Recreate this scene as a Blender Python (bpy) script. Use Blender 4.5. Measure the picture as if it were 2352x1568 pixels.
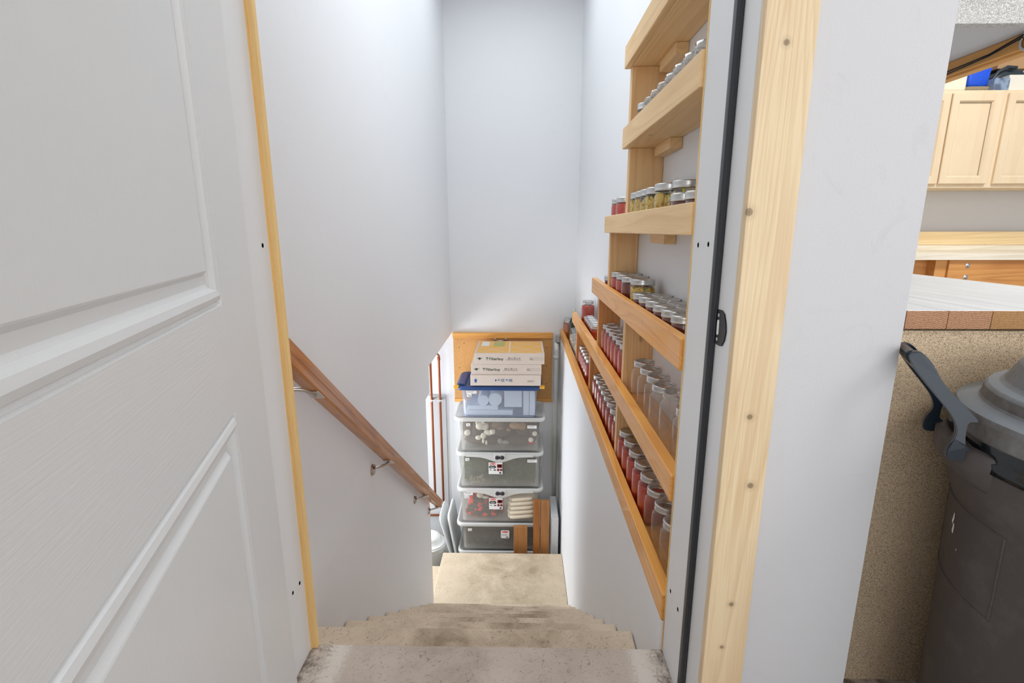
import bpy, bmesh, math, random
from mathutils import Vector, Matrix
random.seed(7)
PI = math.pi
S = bpy.context.scene
for o in list(bpy.data.objects):
    bpy.data.objects.remove(o)
col = S.collection

# ------------------------------------------------------------------ camera
cd = bpy.data.cameras.new('camera'); cam = bpy.data.objects.new('camera', cd); col.objects.link(cam)
F, PITCH, YAW, ROLL = 1153.36, .21825, .02054, -.00159
cd.sensor_width = 36; cd.sensor_fit = 'HORIZONTAL'; cd.lens = F / 2352 * 36
cd.clip_start = .02; cd.clip_end = 60
cp, sp, cy, sy = math.cos(PITCH), math.sin(PITCH), math.cos(YAW), math.sin(YAW)
R3 = Matrix(((math.cos(ROLL), -math.sin(ROLL), 0), (math.sin(ROLL), math.cos(ROLL), 0), (0, 0, 1))) @ \
     Matrix(((cy, sy, 0), (sy*sp, -cy*sp, -cp), (-sy*cp, cy*cp, -sp)))
rot = Matrix((R3[0], -R3[1], -R3[2])).transposed()
cam.matrix_world = Matrix.Translation((0, 0, 1.073)) @ rot.to_4x4()
S.camera = cam

# ------------------------------------------------------------------ world, lights, exposure
w = bpy.data.worlds.new('world'); S.world = w; w.use_nodes = True
bg = w.node_tree.nodes['Background']; bg.inputs[0].default_value = (.93, .955, 1, 1); bg.inputs[1].default_value = 1.68
S.view_settings.view_transform = 'Standard'; S.view_settings.look = 'None'
S.view_settings.gamma = 1; S.view_settings.use_curve_mapping = False
S.view_settings.exposure = 0.68
S.cycles.max_bounces = 10; S.cycles.transparent_max_bounces = 24
S.cycles.diffuse_bounces = 5; S.cycles.glossy_bounces = 4
S.cycles.sample_clamp_indirect = 6
def area(name, loc, size, power, color=(1, 1, 1), rot=(0, 0, 0), sy_=None, spread=None):
    l = bpy.data.lights.new(name, 'AREA'); l.shape = 'RECTANGLE'; l.size = size; l.size_y = sy_ or size
    l.energy = power; l.color = color
    o = bpy.data.objects.new(name, l); o.location = loc; o.rotation_euler = rot; col.objects.link(o)
    return o
area('garage_tube_light', (2.3, .1, 2.4), .7, 11, (1, .99, .98), (0, .6, 0), sy_=.4)
area('garage_far_tube_light', (2.8, 2.2, 3.05), 1.3, 36, (1, .99, .98), sy_=.6)
area('stair_ceiling_light', (-.1, 2.9, 3.08), .8, 12, (.89, .95, 1), sy_=2.2)
l = area('stair_fill_light', (-.12, 2.1, 3.08), .6, 4, (.89, .95, 1)).data; l.shape = 'DISK'; l.spread = math.radians(120)  # added fill aimed down, brightens the lower stairs; no fixture known here
area('basement_fill_light', (-1.9, 4.0, -.9), .9, 22, (.92, .96, 1), (0, math.radians(-90), 0))  # added fill in the passage, facing the stairs to lift the lower walls

# ------------------------------------------------------------------ materials
def nd(nt, t, **k):
    n = nt.nodes.new(t)
    for a, b in k.items(): setattr(n, a, b)
    return n
def mat(name, color=(.8, .8, .8), rough=.5, metal=0, spec=.5, coat=0):
    m = bpy.data.materials.new(name); m.use_nodes = True
    b = m.node_tree.nodes['Principled BSDF']
    b.inputs['Base Color'].default_value = (*color, 1); b.inputs['Roughness'].default_value = rough
    b.inputs['Metallic'].default_value = metal; b.inputs['Specular IOR Level'].default_value = spec
    b.inputs['Coat Weight'].default_value = coat
    return m
def sr(r, g, b):
    f = lambda c: (c/255/12.92) if c/255 <= .04045 else ((c/255+.055)/1.055)**2.4
    return (f(r), f(g), f(b))
def coords(nt, scale=(1, 1, 1), rnd=False):
    tc = nd(nt, 'ShaderNodeTexCoord'); mp = nd(nt, 'ShaderNodeMapping'); mp.inputs['Scale'].default_value = scale
    src = tc.outputs['Object']
    if rnd:
        oi = nd(nt, 'ShaderNodeObjectInfo'); mu = nd(nt, 'ShaderNodeVectorMath', operation='SCALE'); mu.inputs[0].default_value = (7.3, 5.1, 9.7)
        nt.links.new(oi.outputs['Random'], mu.inputs['Scale'])
        ad = nd(nt, 'ShaderNodeVectorMath'); nt.links.new(src, ad.inputs[0]); nt.links.new(mu.outputs[0], ad.inputs[1]); src = ad.outputs[0]
    nt.links.new(src, mp.inputs['Vector'])
    return mp.outputs[0], tc.outputs['Object']
def ramp(nt, fac, stops):
    r = nd(nt, 'ShaderNodeValToRGB'); e = r.color_ramp.elements
    while len(e) < len(stops): e.new(.5)
    for i, (p, c) in enumerate(stops): e[i].position = p; e[i].color = (*c, 1)
    nt.links.new(fac, r.inputs[0]); return r.outputs[0]
def mixc(nt, fac, a, b, mode='MIX'):
    m = nd(nt, 'ShaderNodeMix', data_type='RGBA', blend_type=mode)
    for s, v in ((m.inputs[0], fac), (m.inputs[6], a), (m.inputs[7], b)):
        if hasattr(v, 'is_linked'): nt.links.new(v, s)
        elif isinstance(v, tuple): s.default_value = (*v, 1)
        else: s.default_value = v
    return m.outputs[2]
def noise(nt, vec, scale, detail=3, rough=.5, dist=0):
    n = nd(nt, 'ShaderNodeTexNoise'); n.inputs['Scale'].default_value = scale; n.inputs['Detail'].default_value = detail
    n.inputs['Roughness'].default_value = rough; n.inputs['Distortion'].default_value = dist
    nt.links.new(vec, n.inputs['Vector']); return n.outputs['Fac']
def bump(nt, m, h, strength=.2, dist=.002):
    b = nd(nt, 'ShaderNodeBump'); b.inputs['Strength'].default_value = strength; b.inputs['Distance'].default_value = dist
    nt.links.new(h, b.inputs['Height']); nt.links.new(b.outputs[0], m.node_tree.nodes['Principled BSDF'].inputs['Normal'])
def base(m, out): m.node_tree.links.new(out, m.node_tree.nodes['Principled BSDF'].inputs['Base Color'])
def paint(name, c, scuff=.5, rough=.55, peel=.25):
    m = mat(name, c, rough); nt = m.node_tree; v, raw = coords(nt)
    n = noise(nt, raw, 9, 5, .7, 1.5)
    cc = ramp(nt, n, [(.30, tuple(x*.93 for x in c)), (.42, c), (1, c)])
    n2 = noise(nt, raw, 1.3, 3, .5)
    f = ramp(nt, n2, [(.45, (0, 0, 0)), (.7, (scuff, scuff, scuff))])
    base(m, mixc(nt, f, c, cc)); bump(nt, m, noise(nt, raw, 210, 2), peel, .0012); return m
def wood(name, c1, c2, axis, rings=34, rough=.5, knots=(), dark=None, rnd=False, coat=0, speck=.5, lines=16, amt=.7):
    """plank: grain stretched along axis (0,1,2)"""
    m = mat(name, c1, rough, coat=coat); nt = m.node_tree
    sc = [1, 1, 1]; sc[axis] = .05
    v, raw = coords(nt, tuple(sc), rnd)
    wv = nd(nt, 'ShaderNodeTexNoise'); wv.inputs['Scale'].default_value = rings*.25; wv.inputs['Detail'].default_value = 1.5; wv.inputs['Distortion'].default_value = .4
    nt.links.new(v, wv.inputs['Vector'])
    mul = nd(nt, 'ShaderNodeMath', operation='MULTIPLY'); mul.inputs[1].default_value = lines; nt.links.new(wv.outputs['Fac'], mul.inputs[0])
    fr = nd(nt, 'ShaderNodeMath', operation='FRACT'); nt.links.new(mul.outputs[0], fr.inputs[0])
    cc = ramp(nt, fr.outputs[0], [(0, c1), (.5, tuple(a*(1-.35*amt)+b*.35*amt for a, b in zip(c1, c2))), (.82, tuple(a*(1-amt)+b*amt for a, b in zip(c1, c2))), (1, c1)])
    sc2 = [1, 1, 1]; sc2[axis] = .02
    v2, _ = coords(nt, tuple(sc2), rnd)
    fine = noise(nt, v2, 420, 2)
    cc = mixc(nt, ramp(nt, fine, [(.35, (.35, .35, .35)), (.6, (0, 0, 0))]), cc, c2)
    br = noise(nt, raw, 2.2, 2)
    cc = mixc(nt, ramp(nt, br, [(.35, (0, 0, 0)), (.75, (.45, .45, .45))]), cc, tuple(x*1.12 for x in c1))
    dk = dark or tuple(x*.35 for x in c2)
    # scattered small knots
    vo = nd(nt, 'ShaderNodeTexVoronoi'); vo.inputs['Scale'].default_value = 4.2
    kx = [1, 1, 1]; kx[axis] = .55
    v3, _ = coords(nt, tuple(kx), rnd); nt.links.new(v3, vo.inputs['Vector'])
    kf = ramp(nt, vo.outputs['Distance'], [(0, (.85, .85, .85)), (.028, (.7, .7, .7)), (.05, (0, 0, 0))])
    if speck: cc = mixc(nt, mixc(nt, 1.0, kf, (speck*1.6,)*3, 'MULTIPLY'), cc, dk)
    for (x, y, z, r) in knots:
        d = nd(nt, 'ShaderNodeVectorMath', operation='DISTANCE'); d.inputs[1].default_value = (x, y, z); nt.links.new(raw, d.inputs[0])
        dv = nd(nt, 'ShaderNodeMath', operation='DIVIDE'); dv.inputs[1].default_value = r*2.6; nt.links.new(d.outputs['Value'], dv.inputs[0])
        kk = ramp(nt, dv.outputs[0], [(0, (.9, .9, .9)), (.32, (.75, .75, .75)), (.42, (.2, .2, .2)), (1, (0, 0, 0))])
        cc = mixc(nt, kk, cc, dk)
    base(m, cc); bump(nt, m, fine, .12, .0008); return m
M = {}
M['wall'] = paint('wall_paint', sr(236, 237, 239), .6)
M['wall2'] = paint('wall_paint_dimmed', sr(206, 206, 207), .8)  # same white paint, colour darkened to offset the strong light on these walls
M['greywall'] = paint('grey_foundation_paint', sr(196, 197, 198), .6)
M['trimpaint'] = paint('door_frame_paint', sr(230, 231, 232), .3, .4, .1)
PI1, PI2 = sr(240, 212, 165), sr(219, 176, 122)
M['casing'] = wood('pine_casing', sr(232, 210, 172), sr(206, 170, 124), 2, 34, lines=34, amt=.55, knots=[(.414, .88, 1.36, .005), (.381, .88, 1.102, .007), (.419, .88, .737, .0055), (.434, .88, .599, .006), (.422, .88, .338, .005), (.412, .88, .236, .004)], speck=.0)
M['strip'] = wood('pine_edge', sr(240, 205, 140), sr(214, 160, 92), 2, 20, knots=[(-.545, 1.12, .2, .004), (-.545, 1.12, 1.45, .005)], speck=0)
M['shelfpine'] = wood('shelf_pine', sr(240, 206, 154), sr(222, 178, 120), 1, 30, speck=.5)
M['shelforange'] = wood('stained_rail', sr(240, 174, 84), sr(212, 132, 50), 1, 30, speck=.4, coat=.2, rough=.4, lines=20)
M['upright'] = wood('upright_pine', sr(238, 200, 145), sr(214, 160, 105), 2, 22, speck=.4, rnd=True)
M['upright2'] = wood('upright_cedar', sr(222, 160, 100), sr(188, 116, 62), 2, 22, speck=.4, rnd=True)
M['handrail'] = wood('stained_handrail', sr(194, 128, 70), sr(150, 90, 46), 1, 22, speck=.25, rough=.35, coat=.3)
M['maple'] = wood('cabinet_maple', sr(232, 218, 196), sr(222, 203, 174), 2, 9, speck=0, lines=8, amt=.4)
M['maple_frame'] = wood('cabinet_frame_maple', sr(226, 207, 176), sr(214, 187, 150), 2, 14, speck=0, lines=8, amt=.4)
M['orange2x'] = wood('joist_wood', sr(216, 158, 92), sr(178, 112, 54), 0, 30, speck=.4, lines=14)
M['white_top'] = wood('whitewashed_top', sr(232, 238, 242), sr(204, 212, 218), 1, 26, speck=.0, rough=.35)
M['far_top'] = wood('pale_bench_top', sr(240, 234, 218), sr(220, 208, 180), 0, 26, speck=.3)
M['pine_x'] = wood('pine_back_rail', sr(240, 218, 172), sr(222, 186, 130), 0, 22, speck=.5)
M['plank_brown'] = wood('brown_plank', sr(176, 122, 70), sr(142, 92, 50), 2, 26, speck=.6)
M['plank_dark'] = wood('treated_plank', sr(172, 110, 52), sr(134, 80, 34), 2, 26, speck=.8)
M['beam'] = wood('beam_pine', sr(226, 170, 98), sr(198, 138, 74), 1, 30, speck=.2)
M['plywood'] = mat('plyboard', sr(214, 158, 92), .6)
nt = M['plywood'].node_tree; _, raw = coords(nt)
base(M['plywood'], mixc(nt, ramp(nt, noise(nt, raw, 120, 3, .7), [(.4, (0, 0, 0)), (.7, (.6, .6, .6))]), sr(220, 164, 98), sr(186, 130, 74)))
def chip(name, cs, sc):
    m = mat(name, cs[0], .8); nt = m.node_tree; _, raw = coords(nt)
    vo = nd(nt, 'ShaderNodeTexVoronoi'); vo.inputs['Scale'].default_value = sc; nt.links.new(raw, vo.inputs['Vector'])
    sx = nd(nt, 'ShaderNodeSeparateColor'); nt.links.new(vo.outputs['Color'], sx.inputs[0])
    c = ramp(nt, sx.outputs[0], [(0, cs[2]), (.05, cs[2]), (.16, tuple(.6*a+.4*b for a, b in zip(cs[0], cs[2]))), (.45, cs[0]), (.8, cs[1]), (1, tuple(min(1, 1.15*a) for a in cs[1]))])
    n = noise(nt, raw, 2.5, 4, .6)
    c = mixc(nt, ramp(nt, n, [(.35, (0, 0, 0)), (.7, (.35, .35, .35))]), c, cs[1])
    base(m, c); bump(nt, m, vo.outputs['Distance'], .3, .001); return m
M['chipboard'] = chip('particle_board', (sr(210, 186, 152), sr(228, 206, 174), sr(122, 96, 70)), 760)
M['greychip'] = chip('grey_particle_board', (sr(176, 174, 172), sr(226, 224, 220), sr(120, 116, 114)), 760)
# stair covering: beige with tracked in dirt and hair-like scratches
def stairmat(name, c, dirt, amt, corner=False):
    m = mat(name, c, .75); nt = m.node_tree; _, raw = coords(nt)
    n1 = noise(nt, raw, 5, 6, .65, .4); n2 = noise(nt, raw, 45, 4, .8, 2.5)
    sx = nd(nt, 'ShaderNodeSeparateXYZ'); nt.links.new(raw, sx.inputs[0])
    ab = nd(nt, 'ShaderNodeMath', operation='ADD'); ab.inputs[1].default_value = .12; nt.links.new(sx.outputs[0], ab.inputs[0])
    a2 = nd(nt, 'ShaderNodeMath', operation='ABSOLUTE'); nt.links.new(ab.outputs[0], a2.inputs[0])
    worn = ramp(nt, a2.outputs[0], [(0, (1, 1, 1)), (.22, (.8, .8, .8)), (.42, (.25, .25, .25)), (1, (.2, .2, .2))])
    f = mixc(nt, 1.0, ramp(nt, n1, [(.38, (0, 0, 0)), (.68, (amt, amt, amt))]), worn, 'MULTIPLY')
    cc = mixc(nt, f, c, dirt)
    cc = mixc(nt, ramp(nt, n2, [(.56, (0, 0, 0)), (.66, (.7, .7, .7))]), cc, tuple(x*.55 for x in dirt))
    sp_ = nd(nt, 'ShaderNodeTexVoronoi'); sp_.inputs['Scale'].default_value = 60; nt.links.new(raw, sp_.inputs['Vector'])
    cc = mixc(nt, ramp(nt, sp_.outputs['Distance'], [(0, (.6, .6, .6)), (.06, (.5, .5, .5)), (.1, (0, 0, 0))]), cc, tuple(x*.6 for x in dirt))
    if corner:   # old white paint left at both ends of the top tread
        g = nd(nt, 'ShaderNodeMath', operation='ADD'); nt.links.new(sx.outputs[0], g.inputs[0]); g.inputs[1].default_value = .085
        g2 = nd(nt, 'ShaderNodeMath', operation='ABSOLUTE'); nt.links.new(g.outputs[0], g2.inputs[0])
        g3 = nd(nt, 'ShaderNodeMath', operation='MULTIPLY_ADD'); g3.inputs[1].default_value = .1; nt.links.new(n2, g3.inputs[0]); nt.links.new(g2.outputs[0], g3.inputs[2])
        w1 = ramp(nt, g3.outputs[0], [(.405, (0, 0, 0)), (.43, (.7, .7, .7)), (.455, (.6, .6, .6)), (.48, (.15, .15, .15))])
        cc = mixc(nt, w1, cc, sr(222, 214, 204))
        st = noise(nt, raw, 26, 5, .75)
        w2 = mixc(nt, 1.0, ramp(nt, g3.outputs[0], [(.455, (0, 0, 0)), (.49, (1, 1, 1))]), ramp(nt, st, [(.42, (0, 0, 0)), (.62, (.9, .9, .9))]), 'MULTIPLY')
        cc = mixc(nt, w2, cc, sr(92, 78, 66))
    base(m, cc); bump(nt, m, n2, .25, .001); return m
M['tread'] = stairmat('worn_stair_covering', sr(220, 200, 176), sr(142, 122, 96), .95)
M['landing'] = stairmat('worn_landing_covering', sr(212, 194, 168), sr(150, 130, 102), .85)
M['threshold'] = stairmat('worn_concrete', sr(194, 180, 167), sr(150, 135, 121), .85, True)
M['concrete'] = stairmat('basement_concrete', sr(170, 166, 160), sr(130, 124, 116), .6)
M['rubber'] = mat('black_weatherstrip', sr(46, 49, 54), .35)
M['black'] = mat('black_metal', sr(22, 22, 24), .35, .3)
M['steel'] = mat('zinc_steel', (.62, .63, .64), .28, 1)
M['nickel'] = mat('satin_nickel', (.58, .54, .5), .25, 1)
M['lid'] = mat('lid_metal', (.60, .60, .59), .3, 1)
M['lidwhite'] = mat('lid_tinplate', (.50, .50, .49), .35, 1)
M['brass'] = mat('old_band_metal', (.62, .56, .42), .35, .85)
M['paper'] = mat('white_paper', (.85, .85, .84), .7)
M['copper'] = mat('copper_pipe', sr(150, 84, 50), .45, .5)
M['pvc'] = mat('white_pvc', sr(225, 224, 218), .4)
M['foam'] = mat('white_foam', sr(228, 231, 232), .8)
nt = M['foam'].node_tree; _, raw = coords(nt); bump(nt, M['foam'], noise(nt, raw, 60, 3), .8, .006)
M['plasticwhite'] = mat('white_plastic', sr(228, 230, 230), .35)
M['softener'] = mat('tank_plastic', sr(222, 222, 218), .4)
M['cardwhite'] = mat('white_carton', sr(226, 212, 200), .7)
M['card'] = mat('brown_carton', sr(176, 140, 100), .8)
M['filter'] = mat('filter_media', sr(244, 190, 104), .8)
M['filterstrut'] = mat('carton_strut', sr(238, 216, 196), .7)
M['green_ink'] = mat('green_ink', sr(40, 78, 58), .6)
M['blue_ink'] = mat('blue_ink', sr(20, 92, 160), .6)
M['grey_ink'] = mat('grey_ink', sr(120, 112, 104), .6)
M['black_ink'] = mat('black_ink', sr(30, 30, 32), .6)
M['red_ink'] = mat('red_ink', sr(214, 40, 30), .5)
M['darkred_ink'] = mat('dark_red_ink', sr(120, 30, 34), .5)
M['white_ink'] = mat('white_ink', sr(240, 240, 240), .5)
M['bluelid'] = mat('blue_lid_plastic', sr(40, 74, 130), .4)
M['yellow'] = mat('yellow_latch', sr(236, 176, 50), .45)
M['latch'] = mat('dark_latch_grip', sr(52, 50, 58), .35)
M['seatgrey'] = mat('dark_gap', (.02, .02, .02), .9)
def clear(name, tint, alpha, rough=.25, milky=(.8, .8, .8), fres=1.0):
    """thin clear wall: part see-through, part milky plastic, with a glossy coat"""
    m = bpy.data.materials.new(name); m.use_nodes = True; nt = m.node_tree; nt.nodes.clear()
    out = nd(nt, 'ShaderNodeOutputMaterial'); tr = nd(nt, 'ShaderNodeBsdfTransparent'); tr.inputs[0].default_value = (*tint, 1)
    di = nd(nt, 'ShaderNodeBsdfDiffuse'); di.inputs[0].default_value = (*milky, 1)
    gl = nd(nt, 'ShaderNodeBsdfGlossy'); gl.inputs['Roughness'].default_value = rough
    m1 = nd(nt, 'ShaderNodeMixShader'); m1.inputs[0].default_value = alpha
    nt.links.new(tr.outputs[0], m1.inputs[1]); nt.links.new(di.outputs[0], m1.inputs[2])
    lw = nd(nt, 'ShaderNodeLayerWeight'); pw = nd(nt, 'ShaderNodeMath', operation='POWER'); pw.inputs[1].default_value = 4.5; nt.links.new(lw.outputs['Facing'], pw.inputs[0])
    mm = nd(nt, 'ShaderNodeMath', operation='MULTIPLY_ADD'); mm.inputs[1].default_value = .75*fres; mm.inputs[2].default_value = .045*fres; mm.use_clamp = True; nt.links.new(pw.outputs[0], mm.inputs[0])
    m2 = nd(nt, 'ShaderNodeMixShader'); nt.links.new(mm.outputs[0], m2.inputs[0]); nt.links.new(m1.outputs[0], m2.inputs[1]); nt.links.new(gl.outputs[0], m2.inputs[2])
    nt.links.new(m2.outputs[0], out.inputs[0]); return m
M['glass'] = clear('jar_glass', (.985, .985, .985), .01, .04, fres=1.3)
M['glassclear'] = clear('empty_jar_glass', (.982, .984, .98), .03, .05, (.85, .85, .83), fres=1.1)
M['glassneck'] = clear('jar_rim_glass', (.93, .94, .93), .16, .05, (.62, .63, .62), fres=2.4)
M['tote'] = clear('clear_tote_plastic', (.97, .96, .94), .22, .2, (.74, .72, .68))
M['toteblue'] = clear('blue_tote_plastic', (.90, .94, .99), .32, .2, (.55, .63, .80))
M['totelid'] = clear('tote_lid_plastic', (.95, .95, .94), .62, .25, (.88, .88, .86))
M['darkglass'] = clear('green_bottle_glass', (.05, .1, .05), .5, .1, (.02, .035, .02), 1.5)
def food(name, c1, c2, sc=60, rough=.35):
    m = mat(name, c1, rough, coat=.4); nt = m.node_tree; _, raw = coords(nt, rnd=False)
    base(m, ramp(nt, noise(nt, raw, sc, 4, .7), [(.35, c1), (.65, c2)])); return m
M['sauce'] = food('tomato_sauce', sr(176, 38, 18), sr(200, 66, 32), 40)
M['sauce2'] = food('tomato_puree', sr(158, 34, 20), sr(190, 62, 36), 40)
M['jam'] = food('dark_red_jam', sr(88, 18, 12), sr(140, 42, 24), 50)
M['amber'] = food('amber_preserve', sr(150, 72, 18), sr(190, 104, 36), 30)
M['stem'] = food('dark_liquid', sr(120, 96, 40), sr(160, 130, 62), 30)
M['bean'] = food('wax_bean', sr(222, 170, 44), sr(206, 186, 74), 30)
M['bean2'] = food('yellow_pepper', sr(226, 186, 36), sr(200, 200, 70), 30)
M['whitebean'] = mat('white_bean', sr(214, 204, 186), .6)
nt = M['whitebean'].node_tree; _, raw = coords(nt); vo = nd(nt, 'ShaderNodeTexVoronoi'); vo.inputs['Scale'].default_value = 80; nt.links.new(raw, vo.inputs['Vector'])
base(M['whitebean'], ramp(nt, vo.outputs['Distance'], [(0, sr(226, 218, 202)), (.5, sr(206, 194, 176)), (.8, sr(90, 76, 64))]))
def dusty(name, c, dust, lo, hi, up=True):
    m = mat(name, c, .55); nt = m.node_tree; _, raw = coords(nt)
    n = noise(nt, raw, 14, 5, .7); n2 = noise(nt, raw, 300, 2)
    cc = mixc(nt, ramp(nt, n, [(lo, (0, 0, 0)), (hi, (.5, .5, .5))]), c, dust)
    if up:
        g = nd(nt, 'ShaderNodeNewGeometry'); s = nd(nt, 'ShaderNodeSeparateXYZ'); nt.links.new(g.outputs['True Normal'], s.inputs[0])
        cc = mixc(nt, ramp(nt, s.outputs[2], [(.3, (0, 0, 0)), (.95, (.75, .75, .75))]), cc, dust)
    base(m, cc); bump(nt, m, n2, .35, .001); return m
M['can'] = dusty('brown_black_can_plastic', sr(76, 69, 68), sr(112, 107, 106), .5, .8, False)
M['canpanel'] = dusty('smooth_can_panel', sr(62, 56, 57), sr(160, 156, 156), .55, .85, False)
M['canlid'] = dusty('dusty_lid_plastic', sr(92, 86, 80), sr(156, 166, 174), .4, .8)
M['handleplastic'] = mat('blue_black_handle', sr(30, 43, 54), .28)
M['bag'] = mat('black_bin_bag', sr(24, 29, 33), .15)
nt = M['bag'].node_tree; _, raw = coords(nt); bump(nt, M['bag'], noise(nt, raw, 16, 2), .5, .006)
def endgrain(name, cx, cz, c1, c2):
    m = mat(name, c1, .8); nt = m.node_tree; tc = nd(nt, 'ShaderNodeTexCoord')
    mp = nd(nt, 'ShaderNodeMapping'); mp.inputs['Location'].default_value = (-cx, 0, -cz); mp.inputs['Scale'].default_value = (1, .02, 1.15)
    nt.links.new(tc.outputs['Object'], mp.inputs[0])
    wv = nd(nt, 'ShaderNodeTexWave', wave_type='RINGS', rings_direction='SPHERICAL'); wv.inputs['Scale'].default_value = 75; wv.inputs['Distortion'].default_value = .8; wv.inputs['Detail'].default_value = 2
    nt.links.new(mp.outputs[0], wv.inputs['Vector'])
    n = noise(nt, tc.outputs['Object'], 380, 3)
    cc = ramp(nt, wv.outputs['Fac'], [(.1, c1), (.85, c2)])
    base(m, mixc(nt, ramp(nt, n, [(.35, (.6, .6, .6)), (.6, (0, 0, 0))]), cc, tuple(x*.7 for x in c2))); return m

# ------------------------------------------------------------------ mesh helpers
class MB:
    def __init__(s): s.bm = bmesh.new(); s.mats = []
    def mi(s, m):
        if m is None: return 0
        if m not in s.mats: s.mats.append(m)
        return s.mats.index(m)
    def box(s, a, b, bev=0, m=None, seg=2, rot=None):
        bm2 = bmesh.new(); bmesh.ops.create_cube(bm2, size=1)
        a = Vector(a); b = Vector(b); c = (a+b)/2; d = b-a
        bmesh.ops.scale(bm2, vec=d, verts=bm2.verts)
        if bev: bmesh.ops.bevel(bm2, geom=bm2.edges[:], offset=bev, segments=seg, affect='EDGES', profile=.5)
        if rot: bmesh.ops.transform(bm2, matrix=rot, verts=bm2.verts)
        bmesh.ops.translate(bm2, vec=c, verts=bm2.verts); s.merge(bm2, m); return s
    def merge(s, bm2, m=None, smooth=False):
        i = s.mi(m)
        for f in bm2.faces:
            f.material_index = i
            if smooth: f.smooth = True
        me = bpy.data.meshes.new('tmp'); bm2.to_mesh(me); bm2.free(); s.bm.from_mesh(me); bpy.data.meshes.remove(me); return s
    def rings(s, rings, m=None, caps=(True, True), smooth=True, close=True):
        i = s.mi(m); vs = [[s.bm.verts.new(p) for p in r] for r in rings]; n = len(rings[0])
        for a, b in zip(vs, vs[1:]):
            for k in range(n if close else n-1):
                f = s.bm.faces.new((a[k], a[(k+1) % n], b[(k+1) % n], b[k])); f.smooth = smooth; f.material_index = i
        if caps[0]: f = s.bm.faces.new(vs[0][::-1]); f.material_index = i
        if caps[1]: f = s.bm.faces.new(vs[-1]); f.material_index = i
        return s
    def lathe(s, prof, seg=24, c=(0, 0, 0), m=None, caps=(True, True), sx=1, sy=1):
        return s.rings([[(c[0]+r*sx*math.cos(2*PI*k/seg), c[1]+r*sy*math.sin(2*PI*k/seg), c[2]+z) for k in range(seg)] for r, z in prof], m, caps)
    def tube(s, pts, r, seg=10, m=None):
        pts = [Vector(p) for p in pts]; rs = []; up = None
        for k, p in enumerate(pts):
            t = (pts[min(k+1, len(pts)-1)]-pts[max(k-1, 0)]).normalized()
            if up is None: up = t.orthogonal().normalized()
            up = (up-t*up.dot(t)).normalized(); v = t.cross(up)
            rr = r[k] if isinstance(r, (list, tuple)) else r
            rs.append([p+(up*math.cos(2*PI*j/seg)+v*math.sin(2*PI*j/seg))*rr for j in range(seg)])
        return s.rings(rs, m)
    def prism(s, poly, o, u, v, n, th, m=None, bev=0):
        """poly in (u,v) about o, extruded th along n"""
        o, u, v, n = map(Vector, (o, u, v, n)); bm2 = bmesh.new()
        a = [bm2.verts.new(o+u*p+v*q) for p, q in poly]; f = bm2.faces.new(a)
        r = bmesh.ops.extrude_face_region(bm2, geom=[f]); bmesh.ops.translate(bm2, vec=n*th, verts=[x for x in r['geom'] if isinstance(x, bmesh.types.BMVert)])
        bmesh.ops.recalc_face_normals(bm2, faces=bm2.faces)
        if bev: bmesh.ops.bevel(bm2, geom=bm2.edges[:], offset=bev, segments=2, affect='EDGES')
        return s.merge(bm2, m)
    def build(s, name, m=None, parent=None, recalc=True, loc=None):
        if recalc: bmesh.ops.recalc_face_normals(s.bm, faces=s.bm.faces)
        me = bpy.data.meshes.new(name); s.bm.to_mesh(me); s.bm.free()
        if m is not None: me.materials.append(m)
        else:
            for x in s.mats: me.materials.append(x)
        o = bpy.data.objects.new(name, me); col.objects.link(o)
        if parent: o.parent = parent
        if loc: o.location = loc
        return o
def tag(o, label, cat, group=None, kind=None):
    o['label'] = label; o['category'] = cat
    if group: o['group'] = group
    if kind: o['kind'] = kind
    return o
def struct(o, label=None):
    o['kind'] = 'structure'
    if label: o['label'] = label
    return o
def empty(name, loc=(0, 0, 0), rz=0):
    o = bpy.data.objects.new(name, None); o.empty_display_size = .05; o.location = loc; o.rotation_euler = (0, 0, rz); col.objects.link(o); return o
def box(name, a, b, m, parent=None, bev=0): return MB().box(a, b, bev).build(name, m, parent)
def copy_tree(o, parent=None):
    c = o.copy(); col.objects.link(c); c.parent = parent
    for ch in list(o.children): copy_tree(ch, c)
    return c
def rrect(w, d, r, z, cx=0, cy=0, n=5):
    pts = []
    for qx, qy, a0 in ((1, 1, 0), (-1, 1, PI/2), (-1, -1, PI), (1, -1, 3*PI/2)):
        for k in range(n+1):
            a = a0+PI/2*k/n; pts.append((cx+qx*(w/2-r)+r*math.cos(a), cy+qy*(d/2-r)+r*math.sin(a), z))
    return pts
def text(s, size, loc, m, parent, name='lettering', flip=False, bold=0, sx=1.0, align='LEFT', nrm='-Y', ext=.0003):
    c = bpy.data.curves.new('t', 'FONT'); c.body = s; c.size = size; c.extrude = ext; c.offset = bold; c.align_x = align
    o = bpy.data.objects.new('t', c); col.objects.link(o); bpy.context.view_layer.update()
    me = bpy.data.meshes.new_from_object(o.evaluated_get(bpy.context.evaluated_depsgraph_get())); bpy.data.objects.remove(o)
    R = Matrix.Rotation(PI/2, 4, 'X') @ Matrix.Diagonal((sx, 1, 1, 1))
    if flip: R = Matrix.Rotation(PI, 4, 'Y') @ R
    me.transform(Matrix.Translation(loc) @ R)
    me.materials.clear(); me.materials.append(m)
    q = bpy.data.objects.new(name, me); col.objects.link(q)
    if parent: q.parent = parent
    return q

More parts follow.
